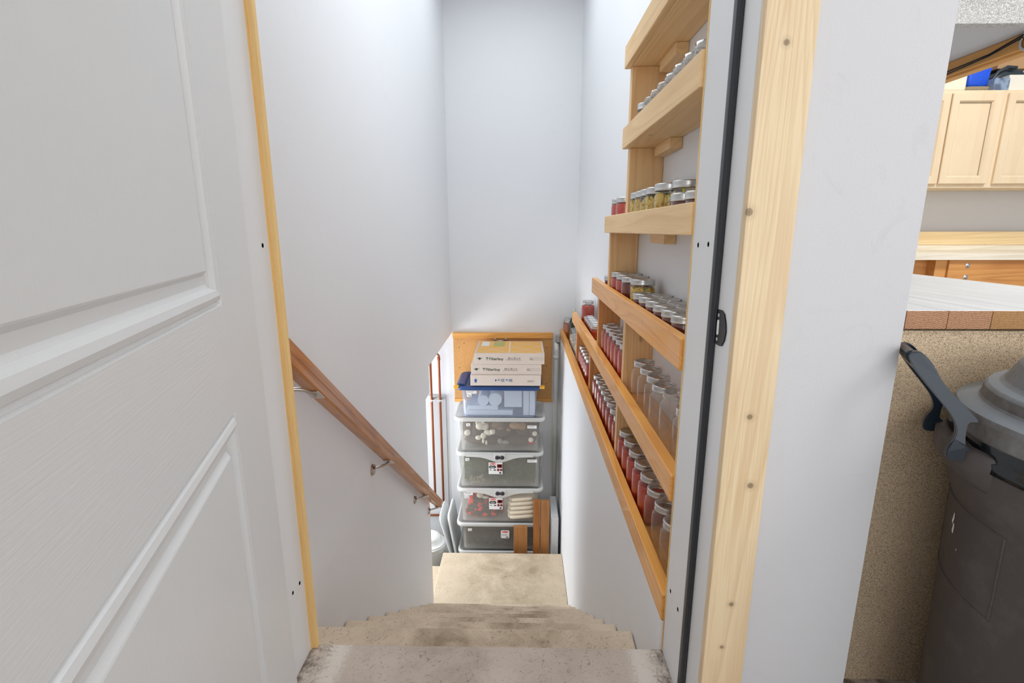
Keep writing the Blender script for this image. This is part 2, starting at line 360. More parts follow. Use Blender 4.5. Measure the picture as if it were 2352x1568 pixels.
# ------------------------------------------------------------------ the setting
XL, XR, XW = -.672, .36, .503          # stair walls, ledge edge, recessed wall above the ledge
ZC, YB = 3.1, 4.68
LEDGE = .088
def wallp(name, boxes, m=None, lab=None):
    mb = MB()
    for a, b in boxes: mb.box(a, b)
    return struct(mb.build(name, m or M['wall']), lab)
wallp('wall_left', [((-.80, 1.117, .117), (XL, YB, ZC)), ((-.80, 1.117, -.08), (XL, 3.48, .1175)), ((-.80, 1.117, -2.12), (XL, 3.32, -.0795))], lab='white stairwell wall with handrail')
wallp('wall_right', [((XR, 1.117, -2.12), (.62, YB, LEDGE)), ((XW, 1.117, LEDGE), (.62, YB, ZC))], lab='white stairwell wall with ledge for jar shelves')
wallp('wall_back', [((-2.3, YB, -2.12), (.62, YB+.12, ZC))], lab='white wall at the foot of the stairs')
wallp('wall_passage', [((-2.3, 3.20, -2.12), (-.80, 3.32, .117)), ((-2.42, 3.2, -2.12), (-2.3, YB, .117))])
struct(box('ceiling_passage', (-2.3, 3.32, .117), (-.80, YB, .2), M['wall']))
wallp('wall_door', [((-3.2, .90, -.02), (-.592, 1.115, ZC)), ((.409, .90, -.02), (.685, 1.115, ZC)), ((-.592, .90, 2.08), (.409, 1.115, ZC))], M['wall2'], 'white wall around the stair doorway')
wallp('wall_garage_far', [((.62, 3.98, -.02), (6.0, 4.1, ZC))], M['wall2'])
wallp('wall_garage_right', [((6.0, -4, -.02), (6.1, 4.1, ZC))], M['wall2'])
wallp('wall_garage_left', [((-3.3, -4, -.02), (-3.2, 1.1, ZC))], M['wall2'])
wallp('wall_partition', [((.62, 1.115, -.02), (.685, 3.98, ZC))], M['wall2'])
struct(box('ceiling', (-3.3, -4, ZC), (6.1, 4.8, ZC+.1), M['wall2']))
struct(box('floor', (-3.3, -4, -.16), (6.1, .90, 0), M['threshold']), 'worn grey concrete garage floor')
struct(box('floor_threshold', (-.592, .90, -.16), (.409, 1.117, 0), M['threshold']), 'worn concrete sill at the top of the stairs')
struct(box('floor_garage_far', (.685, .90, -.16), (6.1, 4.1, 0), M['threshold']))
struct(box('floor_basement', (-2.4, 1.1, -2.22), (.62, 4.8, -2.12), M['concrete']))
# stairs: nosings measured at y = 1.395 + .245 i, z = -.193 (i+1)
mb = MB()
for i in range(8):
    z = -.193*(i+1); yn = 1.395+.245*i; y0 = 1.12 if i == 0 else 1.395+.245*(i-1)-.03
    mb.box((XL+.003, y0, z-.035), (XR-.003, yn, z), .008, seg=3)
    mb.box((XL+.003, y0-.004, z-.001), (XR-.003, y0+.010, z+.193-.034 if i else -.10))
    mb.box((XL+.05, y0, z-.3), (XL+.09, yn-.03, z-.03)); mb.box((XR-.09, y0, z-.3), (XR-.05, yn-.03, z-.03))
struct(mb.build('staircase', M['tread']), 'steep flight of worn beige steps')
mb = MB(); mb.box((-.70, 3.078, -1.772), (.3585, 3.961, -1.737), .007, seg=3); mb.box((-.69, 3.08, -2.12), (.33, 3.945, -1.765))
struct(mb.build('stair_landing', M['landing']), 'worn beige landing at the foot of the flight')
mb = MB(); mb.box((-.98, 3.33, -1.965), (-.702, 4.035, -1.93), .006); mb.box((-.96, 3.335, -2.12), (-.702, 4.02, -1.96))
struct(mb.build('stair_lower_step', M['landing']), 'beige lower step turning off the landing')

# door frame (jambs, stops) and casings
def jamb(name, side):
    mb = MB()
    if side > 0:
        mb.box((.379, .900, 0), (.4085, 1.112, 2.08), .005, seg=4); mb.box((.368, .990, 0), (.380, 1.112, 2.06), .0015)
    else:
        mb.box((-.592, .897, 0), (-.573, 1.105, 2.08)); mb.box((-.574, .990, 0), (-.551, 1.105, 2.06), .002)
    return struct(mb.build(name, M['trimpaint']))
j = jamb('trim_1', 1); j['label'] = 'white painted right door jamb'
jl = jamb('trim_2', -1); jl['label'] = 'white painted left door jamb'
struct(box('trim_3', (-.573, .897, 2.05), (.390, 1.11, 2.08), M['trimpaint']))
mb = MB()
for y, z in ((1.077, 1.042), (1.019, 1.045), (1.084, .203), (1.024, .202)):
    mb.rings([[(.3675, y+rr*math.cos(a*PI/4), z+rr*1.2*math.sin(a*PI/4)) for a in range(8)] for rr in (.0045, .0044)], M['steel'])
    mb.rings([[(.3672, y+rr*math.cos(a*PI/4), z+rr*math.sin(a*PI/4)) for a in range(8)] for rr in (.0022, .0021)], M['black'])
mb.build('screw_holes', None, j)
mb = MB()
for y, z in ((1.073, 1.042), (1.04, .22), (1.077, .218)):
    mb.rings([[(-.5505, y+rr*math.cos(a*PI/4), z+rr*1.3*math.sin(a*PI/4)) for a in range(8)] for rr in (.004, .0039)], M['black'])
mb.build('screw_holes', None, jl)
# wooden frame pieces
c = MB().box((.3775, .880, 0), (.4605, .8995, 2.15), .0015).build('trim_4', M['casing']); struct(c, 'pale pine casing board beside the doorway')
c = MB().box((-.69, .862+.018, 0), (-.61, .899, 2.15), .0015).build('trim_5', M['casing']); struct(c)
c = MB().box((-.573, 1.105, 0), (-.535, 1.1165, 2.08), .001).box((-.553, 1.1, .0), (-.5495, 1.106, 2.05)).build('trim_6', M['strip']); struct(c, 'thin bare pine strip on the back of the left jamb')
c = MB().box((.3665, 1.1121, 0), (.41, 1.117, 2.08), .001).build('trim_7', M['strip']); struct(c)
# weatherstrip
mb = MB()
prof = [(0, 0), (0, -.021), (-.003, -.0225), (-.005, -.019), (-.0075, -.019), (-.0108, -.014), (-.0112, -.006), (-.0108, 0)]
mb.rings([[(.3788+px, .9898+py, z) for px, py in prof] for z in (.002, 2.05)], smooth=False)
tag(mb.build('weatherstrip', M['rubber']), 'black rubber weatherstrip running up the white door jamb', 'weatherstrip')
# strike plate
t = empty('strike_plate', (.3789, .945, .89)); tag(t, 'black metal strike plate with a slotted hole on the white jamb', 'strike plate')
out = [(-.032, .033), (.0, .0345), (.012, .030), (.022, .014), (.026, -.002), (.022, -.020), (.012, -.032), (-.002, -.0345), (-.032, -.033)]
mb = MB(); mb.prism([(-y, z) for y, z in out], (0, 0, 0), (0, 1, 0), (0, 0, 1), (-1, 0, 0), .0022, None, .0006)
p = mb.build('plate', M['black'], t)
mb = MB(); mb.prism([(.005*math.cos(a*PI/6)+.012, .005*math.sin(a*PI/6)+(.010 if a < 6 else -.010)) for a in range(12)], (-.0023, 0, 0), (0, 1, 0), (0, 0, 1), (-1, 0, 0), .0004)
mb.build('latch_hole', M['paper'], t)
for z in (.023, -.024):
    mb = MB(); mb.lathe([(.0042, 0), (.004, .0006), (.002, .0012)], 12); q = mb.build('screw', M['steel'], t); q.rotation_euler = (0, -PI/2, 0); q.location = (-.0022, .013, z)

# ------------------------------------------------------------------ open door leaf
door = empty('door_1', (-.512, .943, 0)); door.rotation_euler = (0, 0, math.atan2(-.953, .302)); struct(door, 'white moulded panel door standing open')
m = mat('door_skin', sr(222, 223, 223), .38); nt = m.node_tree
vv, raw = coords(nt, (1, 1, .035)); vh, _ = coords(nt, (.035, 1, 1))
sx = nd(nt, 'ShaderNodeSeparateXYZ'); nt.links.new(raw, sx.inputs[0])
def lt(o, a, op='LESS_THAN'):
    q = nd(nt, 'ShaderNodeMath', operation=op); nt.links.new(o, q.inputs[0]); q.inputs[1].default_value = a; return q.outputs[0]
def mulv(a, b):
    q = nd(nt, 'ShaderNodeMath', operation='MULTIPLY'); nt.links.new(a, q.inputs[0]); nt.links.new(b, q.inputs[1]); return q.outputs[0]
rail = mulv(mulv(lt(sx.outputs[2], .966), lt(sx.outputs[2], .80, 'GREATER_THAN')), lt(sx.outputs[0], .225, 'GREATER_THAN'))
nv = noise(nt, vv, 300, 3, .6); nh = noise(nt, vh, 300, 3, .6)
bump(nt, m, mixc(nt, rail, nv, nh), .28, .0015)
PROF = [(0, 0), (.002, -.004), (.006, -.005), (.009, .0005), (.016, .003), (.024, .001), (.029, -.006), (.034, -.009), (.046, -.0085), (.052, -.002), (.054, -.001)]
S0, S1, ZT = 0, .92, 2.05
mb = MB(); bm = mb.bm
pan = [(.225, .76, .966, 1.93), (.225, .76, .14, .800)]
def leafface(sign, yoff):
    # stiles and rails as quads round the two panels (u = along leaf, n = -sign normal)
    us = [S0, .225, .76, S1]; zs = [.012, .14, .800, .966, 1.93, ZT]
    for a in range(3):
        for b in range(5):
            if a == 1 and b in (1, 3): continue
            vs = [bm.verts.new((u, yoff, z)) for u, z in ((us[a], zs[b]), (us[a+1], zs[b]), (us[a+1], zs[b+1]), (us[a], zs[b+1]))]
            bm.faces.new(vs)
    for (u0, u1, z0, z1) in pan:
        rs = [[(u0+d, yoff+sign*h, z0+d), (u1-d, yoff+sign*h, z0+d), (u1-d, yoff+sign*h, z1-d), (u0+d, yoff+sign*h, z1-d)] for d, h in PROF]
        mb.rings(rs, caps=(False, True), smooth=False)
leafface(1, 0.0); leafface(-1, -.044)
for (a, b) in (((S0, -.044, .012), (S0, 0, ZT)), ((S1, -.044, .012), (S1, 0, ZT))):
    bm.faces.new([bm.verts.new(p) for p in ((a[0], a[1], a[2]), (a[0], b[1], a[2]), (a[0], b[1], b[2]), (a[0], a[1], b[2]))])
for z in (.012, ZT):
    bm.faces.new([bm.verts.new(p) for p in ((S0, -.044, z), (S1, -.044, z), (S1, 0, z), (S0, 0, z))])
bmesh.ops.remove_doubles(bm, verts=bm.verts, dist=.0001)
mb.build('door_panel', m, door)

# ------------------------------------------------------------------ handrail
HS = -.193/.245
ang = math.atan(-HS)
def hz(y): return .819+(y-1.234)*HS
t = empty('handrail', (-.6, 1.17, hz(1.17))); tag(t, 'stained brown wooden handrail sloping down the white stairwell wall', 'handrail')
sec = [(-.019, -.032), (.013, -.032), (.019, -.026), (.019, -.012), (.016, -.008), (.016, -.002), (.019, .002), (.019, .026), (.011, .032), (-.011, .032), (-.019, .026), (-.019, .002), (-.016, -.002), (-.016, -.008), (-.019, -.012)]
nv_ = Vector((0, math.sin(ang), math.cos(ang)))   # up-normal of the rail
dv_ = Vector((0, math.cos(ang), -math.sin(ang)))
def railring(y, k=1.0):
    p = Vector((-.612, y, hz(y)-.0425))
    return [p+Vector((a*k, 0, 0))+nv_*b*k for a, b in sec]
mb = MB(); rs = [railring(1.14), railring(3.38)]
for k, d in ((.93, .012), (.75, .02)): rs.append([q+dv_*d for q in railring(3.38, k)])
mb.rings(rs, smooth=False)
o = mb.build('rail', M['handrail'], None); Rr = Matrix.Rotation(-ang, 4, 'X'); o.data.transform(Rr.inverted()); o.parent = t; o.location = -t.location; o.rotation_euler = (-ang, 0, 0)
for y, z in ((1.375, .63), (2.09, .030), (2.87, -.570), (3.285, -.898)):
    b = MB(); yr = y+.03; zr = hz(yr)-.085
    c0 = Vector((-.612, yr, zr)); 
    b.box((-.020, -.028, -.003), (.020, .028, .001), .002)
    Rm = Matrix.Rotation(-ang, 4, 'X'); bmesh.ops.transform(b.bm, matrix=Matrix.Translation(c0) @ Rm, verts=b.bm.verts)
    fl = Vector((XL+.004, y-.02, z))
    pts = []
    for k in range(11):
        q = k/10; pts.append((fl.x+.006+(c0.x-fl.x-.006)*math.sin(q*PI/2), fl.y+(c0.y-fl.y)*q, fl.z+(c0.z-.004-fl.z)*(1-math.cos(q*PI/2))))
    b.tube(pts, .0065, 10)
    bm2 = bmesh.new(); bmesh.ops.create_cone(bm2, cap_ends=True, segments=24, radius1=.030, radius2=.024, depth=.008)
    bmesh.ops.transform(bm2, matrix=Matrix.Translation((XL+.0045, y-.02, z-.008)) @ Matrix.Rotation(PI/2, 4, 'Y'), verts=bm2.verts); b.merge(bm2)
    o = b.build('rail_bracket', M['nickel']); o.parent = t; o.matrix_parent_inverse = Matrix.Translation(-t.location); o['label'] = 'curved nickel bracket'

# ------------------------------------------------------------------ jar shelves
RAILS = {1: (1.628, 1.702, 1.955, .020), 2: (1.357, 1.428, 1.935, .020), 3: (1.061, 1.131, 2.27, .020),
         4: (.757, .833, 2.61, .024), 5: (.427, .495, 3.585, .033), 6: (LEDGE+.001, .163, 4.66, .030)}
sh = empty('jar_shelving', (.43, 1.12, LEDGE)); tag(sh, 'open pine shelving for jars built onto the stairwell ledge', 'shelving unit')
def part(mb, name, m, parent, lab=None):
    o = mb.build(name, m); o.parent = parent
    o.matrix_parent_inverse = Matrix.Translation(-parent.location)
    if lab: o['label'] = lab
    return o
for k, (z0, z1, y1, th) in RAILS.items():
    mt = M['shelfpine'] if k <= 3 else M['shelforange']
    part(MB().box((XR, 1.119, z0), (XR+th, y1, z1), .0025), 'front_rail', mt, sh, 'orange stained front rail' if k > 3 else 'pale pine front rail')
    part(MB().box((XR+th+.0005, 1.119, z0), (XW-.001, y1-.002, z0+.019), .0015), 'shelf_board', mt, sh)
for k in (1, 2, 3):
    z0 = RAILS[k][0]
    part(MB().box((.463, 1.685, z0-.034), (XW-.001, 1.87, z0-.0005), .001), 'shelf_batten', M['shelfpine'], sh)
def up(y1, z0, z1, x0=.382, m='upright'):
    part(MB().box((x0, y1-.036, z0), (XW-.001, y1, z1), .0015), 'shelf_upright', M[m], sh)
up(1.954, RAILS[2][0]+.02, RAILS[1][0]-.0005); up(1.934, RAILS[3][0]+.02, RAILS[2][0]-.0005); up(2.262, RAILS[4][0]+.02, RAILS[3][0]-.0005)
up(2.594, RAILS[5][0]+.02, RAILS[4][0]-.0005, .394, 'upright2'); up(1.930, RAILS[5][0]+.02, RAILS[4][0]-.0005, .394)
up(2.005, RAILS[6][0]+.02, RAILS[5][0]-.0005, .394); up(2.86, RAILS[6][0]+.02, RAILS[5][0]-.0005, .394, 'upright2'); up(3.583, RAILS[6][0]+.02, RAILS[5][0]-.0005, .394, 'upright2')

# ---- jars
def jar_body(kind):
    # (body radius, height of glass, neck radius) profile, origin at base
    P = {'quart': (.0435, .166, .0335), 'wide': (.049, .176, .041), 'pint': (.0375, .118, .0335), 'widepint': (.0445, .122, .041), 'small': (.0335, .082, .0325), 'slim': (.0318, .116, .0310)}
    r, h, n = P[kind]
    if kind == 'small':
        pr = [(r*.86, .0005), (r*.97, .004), (r, .012), (r*.985, h*.5), (r, h*.76), (n*.93, h*.82), (n*.95, h*.84), (n*.95, h)]
    else:
        s0 = .70 if kind in ('quart', 'wide') else .62
        if kind == 'pint': s0 = .70
        pr = [(r*.84, .0005), (r*.96, .003), (r, .011), (r*.985, h*.36), (r, h*s0), (r*.975, h*(s0+.06)), (r*.9+n*.08, h*(s0+.105)), (n*.98, h*(s0+.145)), (n*.94, h*.865), (n*.94, h)]
    return r, h, n, pr
PARTS = {}
def jar(kind, content=None, top='lid', fill=.8, name=None, tagp=False):
    """build one jar of a kind; returns the root Empty"""
    r, h, n, pr = jar_body(kind); root = empty(name or 'jar')
    sg = 30
    g = M['glass'] if content else M['glassclear']
    MB().lathe(pr, sg, caps=(True, False)).build('glass_body', g, root)
    if content in ('bean', 'bean2'):
        mb = MB(); rnd = random.Random(3)
        zt = h*.74
        for q in range(130 if kind != 'widepint' else 150):
            a = rnd.random()*2*PI; z = .012+rnd.random()*(zt-.012); rr = (r-.0068)*(.95+.05*rnd.random())
            tilt = rnd.uniform(-.9, .9); L = rnd.uniform(.010, .017)
            c_ = Vector((rr*math.cos(a), rr*math.sin(a), z)); d_ = Vector((-math.sin(a)*math.sin(tilt), math.cos(a)*math.sin(tilt), math.cos(tilt)))
            mb.tube([c_-d_*L, c_-d_*L*.5, c_+d_*L*.5, c_+d_*L], [.0036, .0050, .0050, .0036], 6)
        mb.lathe([(r*.76, .004), (r*.78, zt)], 16)
        mb.build('contents', M[content], root)
    elif content:
        zt = h*fill; pp = [(q*.965 if q > n else q*.95, z+.0016) for q, z in pr if z < zt]; q_last = pp[-1][0]
        if kind != 'small' and fill > .8: q_last = n*.9
        pp.append((q_last, zt)); MB().lathe(pp, sg).build('contents', M[content], root)
    if content and kind != 'small' and content not in ('bean', 'bean2'): pass
    if top in ('lid', 'band'):
        R_ = n+.0022; b = MB()
        pr2 = [(R_-.001, h-.019), (R_+.0008, h-.0185), (R_+.0008, h-.015), (R_, h-.014), (R_+.0005, h-.011), (R_, h-.009), (R_+.0005, h-.006), (R_+.0006, h-.001), (R_-.0005, h+.0015), (n-.005, h+.0018), (n-.0055, h+.0004)]
        b.lathe(pr2, sg, caps=(False, False)); b.build('screw_band', M['lid'] if content != 'whitebean' else M['brass'], root)
        if top == 'lid':
            MB().lathe([(n-.0052, h-.0008), (n-.0054, h+.0010), (n-.009, h+.0004), (n-.010, h+.0009), (.001, h+.0009)], sg).build('lid', M['lidwhite'], root)
        if tagp:
            mb = MB(); s_ = .018
            vs = [(-s_, -.008, h+.0022), (s_*.9, -.012, h+.0026), (s_, .012, h+.0052), (-s_*.9, .010, h+.0024)]
            mb.rings([vs, [(x, y, z+.0005) for x, y, z in vs]], smooth=False); mb.build('paper_tag', M['paper'], root)
    else:
        b = MB(); b.lathe([(n*.94, h-.016), (n+.0012, h-.013), (n*.96, h-.011), (n+.001, h-.008), (n*.96, h-.006), (n*.97, h), (n*.88, h), (n*.87, h-.016)], sg, caps=(False, False)).build('threaded_neck', M['glassneck'], root)
    return root
PROTO = {}
def place(kind, content, top, x, y, z, label, group, fill=.8, tagp=False, name='jar', cat='jar'):
    k = (kind, content, top, fill, tagp, name)
    if k not in PROTO: PROTO[k] = o = jar(kind, content, top, fill, name, tagp)
    else: o = copy_tree(PROTO[k])
    o.location = (x, y, z); o.rotation_euler = (0, 0, random.uniform(0, 6.28) if not tagp else random.uniform(-.4, .4))
    tag(o, label, cat, group); return o
ORD = ['first', 'second', 'third', 'fourth', 'fifth', 'sixth', 'seventh', 'eighth', 'ninth', 'tenth']
Z = {k: RAILS[k][0]+.0195 for k in RAILS}; XQ = .440
# lowest shelf, by the doorway: three empty quarts then four reds
ys = [1.275, 1.368, 1.460]
for i, y in enumerate(ys):
    place('quart', None, 'band', XQ-.005, y, Z[6], 'empty quart jar with open screw band, %s from doorway on lowest shelf' % ORD[i], 'jars on the lowest shelf', name='empty_jar')
for i, y in enumerate([1.553, 1.646, 1.740, 1.834, 1.925]):
    place('quart', 'sauce', 'lid', XQ-.005, y, Z[6], ('tomato sauce jar, %s red one beyond the empties on lowest shelf' % ORD[i]), 'jars on the lowest shelf', .80, name='sauce_jar')
for i, y in enumerate([2.09, 2.181, 2.272, 2.363, 2.454, 2.545, 2.636, 2.727]):
    place('quart', 'sauce2', 'lid', XQ, y, Z[6], 'tomato puree jar with paper scrap, %s beyond first upright, lowest shelf' % ORD[i], 'jars on the lowest shelf', .80, True, name='sauce_jar')
for i, y in enumerate([3.09, 3.18, 3.27, 3.36, 3.45]):
    place('quart', 'sauce2', 'lid', XQ, y, Z[6], 'tomato puree jar, %s beyond second upright on lowest shelf' % ORD[i], 'jars on the lowest shelf', .80, name='sauce_jar')
for i, y in enumerate([3.74, 3.835, 3.93, 4.025, 4.12]):
    place('quart', 'whitebean', 'dark', XQ, y, Z[6], 'white bean jar, %s beyond third upright on lowest shelf' % ORD[i], 'jars of white beans', .66, name='bean_jar')
for i, y in enumerate([4.49, 4.60]):
    place('quart', 'amber', 'lid', .425, y, Z[6], 'amber coloured jar %s' % ('in front at the far end of the lowest shelf' if i == 0 else 'touching the back wall at the end of the lowest shelf'), 'jars on the lowest shelf', .8, name='preserve_jar')
for i, y in enumerate((4.23, 4.33)):
    b = empty('bottle', (XQ+.01, y, Z[6]))
    MB().lathe([(.030, .001), (.036, .004), (.037, .02), (.037, .17), (.033, .195), (.016, .225), (.0135, .24), (.0135, .285)], 18, caps=(True, False)).build('glass_body', M['darkglass'], b)
    MB().lathe([(.0148, .262), (.015, .288), (.012, .2885)], 14).build('cap', M['brass'], b)
    tag(b, 'dark green bottle with %s, behind the white bean jars' % ('brown cap' if i == 0 else 'brown cap, the farther one'), 'bottle', 'dark bottles on the lowest shelf')
# second shelf from the bottom
for i, (x, y) in enumerate([(XQ+.004, 1.262), (XQ-.006, 1.472), (XQ, 1.566), (XQ, 1.660), (XQ, 1.754)]):
    place('quart', None, 'band' , x, y, Z[5], 'empty banded quart jar, %s from doorway on second lowest shelf' % ORD[i], 'empty jars on the second lowest shelf', name='empty_jar')
place('wide', None, 'open', XQ+.003, 1.370, Z[5], 'large empty clear wide mouth jar without a band on the second lowest shelf', 'empty jars on the second lowest shelf', name='empty_jar')
for i, y in enumerate([2.030, 2.118, 2.206, 2.294, 2.382, 2.470]):
    place('quart', 'sauce', 'lid', XQ, y, Z[5], 'tomato sauce jar with paper scrap, %s beyond upright, second lowest shelf' % ORD[i], 'jars of tomato sauce on the second lowest shelf', .80, True, name='sauce_jar')
for i, y in enumerate([2.90, 2.975, 3.05, 3.125, 3.20]):
    place('small', 'sauce2', 'lid', XQ-.005, y, Z[5], 'small red jar, %s beyond far upright on second lowest shelf' % ORD[i], 'small red jars on the second lowest shelf', .86, True, name='sauce_jar')
place('quart', 'sauce2', 'lid', XQ, 3.335, Z[5], 'tall quart jar of tomato puree at the far end of the second lowest shelf', 'jars of tomato sauce on the second lowest shelf', .84, name='sauce_jar')
place('pint', 'amber', 'lid', XQ+.015, 3.46, Z[5], 'pint jar half hidden behind the tall red jar, second lowest shelf end', 'jars of tomato sauce on the second lowest shelf', .8, name='preserve_jar')
# fourth shelf down
place('small', 'jam', 'lid', .425, 2.40, Z[4], 'small dark jar beyond the upright on the middle shelf end', 'jam jars on the middle shelf', .86, name='jam_jar')
for i, (x, y) in enumerate([(.4225, 2.187), (.4225, 2.075), (.4225, 1.962)]):
    place('pint', ['sauce', 'sauce', 'jam'][i], 'lid', x, y, Z[4], ['pint jar of red sauce against the upright on the middle shelf', 'second pint of red sauce from the upright, middle shelf', 'brownish pint jar between red pint and yellow pint, middle shelf'][i], 'pint jars on the middle shelf', .8, name='sauce_jar')
for i, y in enumerate([2.137, 2.018]):
    place('slim', 'jam', 'lid', .4690, y, Z[4], 'slim jar behind the red pints by the wall, %s' % ('nearer the upright' if i == 0 else 'nearer the yellow jar'), 'pint jars on the middle shelf', .8, name='jam_jar')
place('widepint', 'bean', 'lid', .437, 1.832, Z[4], 'wide pint jar of yellow peppers on the middle shelf', 'pint jars on the middle shelf', name='vegetable_jar')
for i, y in enumerate([1.735, 1.644, 1.553, 1.462, 1.371, 1.280]):
    place('small', 'jam', 'lid', .4182, y, Z[4], 'small dark red jam jar, front row, %s from doorway, middle shelf' % ORD[5-i], 'jam jars on the middle shelf', .86, name='jam_jar')
for i, y in enumerate([1.690, 1.599, 1.508, 1.417, 1.326]):
    place('small', 'jam', 'lid', .4695, y, Z[4], 'small dark red jam jar, back row, %s from doorway, middle shelf' % ORD[4-i], 'jam jars on the middle shelf', .86, name='jam_jar')
# third shelf down
for i, y in enumerate([1.856, 1.780, 1.704, 1.628]):
    place('pint', 'bean', 'lid', .4195, y, Z[3], 'pint jar of yellow beans, %s from the upright on the third shelf' % ORD[i], 'jars of yellow beans', name='vegetable_jar')
place('widepint', 'bean', 'lid', .432, 1.542, Z[3], 'wide pint jar of pale yellow beans on the third shelf', 'jars of yellow beans', name='vegetable_jar')
place('widepint', 'bean2', 'band', .455, 1.443, Z[3]+.0, 'largest jar of bright yellow peppers, near the doorway on the third shelf', 'jars of yellow beans', name='vegetable_jar')
place('small', 'jam', 'lid', .418, 1.352, Z[3], 'small dark red jam jar in front of the yellow peppers on the third shelf', 'jam jars on the third shelf', .86, name='jam_jar')
place('small', 'jam', 'lid', .430, 1.272, Z[3], 'small jam jar half behind the door frame on the third shelf', 'jam jars on the third shelf', .86, name='jam_jar')
place('pint', 'sauce', 'lid', .415, 2.215, Z[3], 'pint of tomato sauce at the open end of the third shelf, farther one', 'red pints beyond the third shelf upright', .82, name='sauce_jar')
place('pint', 'sauce', 'lid', .415, 2.105, Z[3], 'pint of tomato sauce at the open end of the third shelf, beside the upright', 'red pints beyond the third shelf upright', .82, name='sauce_jar')
# second shelf down: empties whose rims show over the rail
for i, y in enumerate([1.875, 1.79, 1.705, 1.622, 1.54, 1.457, 1.374, 1.29]):
    place('pint', None, 'band' if i in (0,) else 'open', .432, y, Z[2], 'empty clear pint jar%s, %s from doorway on second highest shelf' % (' with a lid' if i == 0 else '', ORD[7-i]), 'empty pints on the second highest shelf', name='empty_jar')

# ------------------------------------------------------------------ back wall panel (wooden hatch cover with handle)
t = empty('hatch_cover', (-.19, 4.67, -.56)); tag(t, 'orange plywood hatch cover with pine frame on the back wall', 'hatch cover')
x0, x1, z0, z1 = -.660, .293, -.565, .125
part(MB().box((x0+.005, 4.662, z0+.03), (x1-.005, 4.678, z1-.04)), 'board', M['plywood'], t)
wx = wood('hatch_frame_wood', sr(238, 178, 96), sr(206, 136, 62), 0, 24, speck=.4)
part(MB().box((x0, 4.645, z1-.052), (x1, 4.679, z1), .002), 'frame_rail', wx, t); part(MB().box((x0+.002, 4.655, z0), (x1-.002, 4.679, z0+.034), .002), 'frame_rail', wx, t)
mb = MB()
for q in range(5):
    for xx in (x0+.07, x0+.10, x1-.06):
        mb.lathe([(.004, 0), (.0035, .001)], 8, (0, 0, 0))
        bmesh.ops.transform(mb.bm, matrix=Matrix.Identity(4), verts=[])
mb.bm.free()
mb = MB()
for xx, zz in ((-.60, -.02), (-.555, .02), (-.60, -.22), (-.59, -.42), (.235, -.02), (.235, -.2), (.235, -.38)):
    mb.rings([[(xx+rr*math.cos(a*PI/4), 4.6612-.0004*k, zz+rr*math.sin(a*PI/4)) for a in range(8)] for k, rr in enumerate((.0045, .004))])
part(mb, 'screws', M['black_ink'], t)
mb = MB()
mb.tube([(-.245+.028*(i-3)/3*1.6 if True else 0, 4.652-.028*math.cos((i-3)/3*PI/2), .058-.004*math.cos((i-3)/3*PI/2)) for i in range(7)], .0055, 8)
for xx in (-.295, -.195): mb.box((xx-.012, 4.648, .045), (xx+.012, 4.663, .073), .003)
h = part(mb, 'pull_handle', M['nickel'], t); h.location = (.04, 0, 0)

# ------------------------------------------------------------------ storage totes, boxes
XT = -.198
def tote(name, z0, z1, wl, wb, label, grp, lidm, bodym, latch=False, lipdrop=.032, style=0):
    t = empty(name, (XT, 4.385, z0)); tag(t, label, 'storage box', grp)
    D = .47; h = z1-z0; tp = h-.030
    pts = [rrect(wb*.955, D*.93, .04, .001), rrect(wb*.96, D*.935, .045, .006), rrect(wb*.975, D*.95, .05, tp*.5), rrect(wb, D*.965, .05, tp-.02), rrect(wb*1.02, D*.98, .05, tp-.018), rrect(wb*1.02, D*.98, .05, tp)]
    MB().rings(pts, caps=(True, False)).build('tub', bodym, t)
    lp = [rrect(wl*.985, D*1.0, .055, tp-lipdrop+.012), rrect(wl, D*1.015, .06, tp-lipdrop+.016), rrect(wl, D*1.015, .06, tp+.006), rrect(wl*.985, D*1.0, .055, tp+.014), rrect(wl*.95, D*.94, .05, tp+.014), rrect(wl*.945, D*.935, .05, h-.026), rrect(wl*.3, D*.3, .03, h-.026)]
    lid = MB().rings(lp, caps=(False, True)).build('lid', lidm, t)
    return t, lid, D
def sticker(t, x, z, w_, h_, yf, marks=True, lines=0):
    mb = MB().box((x, yf-.0012, z), (x+w_, yf, z+h_)); s_ = mb.build('sticker', M['paper'], t)
    mb = MB()
    if marks:
        mb.box((x+w_*.35, yf-.0016, z+h_*.45), (x+w_*.5, yf-.0011, z+h_*.7), m=None); mb.box((x+w_*.6, yf-.0016, z+h_*.15), (x+w_*.82, yf-.0011, z+h_*.38))
        mb.build('print', M['black_ink'], s_)
    for k in range(lines):
        zz = z+h_*(.75-.28*k)
        mb.box((x+w_*.08, yf-.0016, zz), (x+w_*(.8-.1*k), yf-.0011, zz+h_*.07))
    if lines: mb.build('print', M['grey_ink'], s_)
    elif not marks: mb.bm.free()
    return s_
def blob(bm_, c, r, sub=2, amp=.25, freq=14, m=None, sq=(1, 1, 1)):
    b2 = bmesh.new(); bmesh.ops.create_icosphere(b2, subdivisions=sub, radius=1)
    for v in b2.verts:
        k = 1+amp*math.sin(v.co.x*freq*.4+c[0]*50)*math.sin(v.co.y*freq*.37+1)+amp*.6*math.sin(v.co.z*freq*.7+c[2]*31)
        v.co = Vector((c[0]+v.co.x*r*sq[0]*k, c[1]+v.co.y*r*sq[1]*k, c[2]+v.co.z*r*sq[2]*k))
    bm_.merge(b2, m, True)
YF = 4.15
# 1 (bottom, mostly hidden)
tote('storage_tote', -2.12, -1.838, .80, .72, 'clear plastic tote at the very bottom of the stack, mostly hidden by the landing', 'clear totes in the stack', M['totelid'], M['tote'])
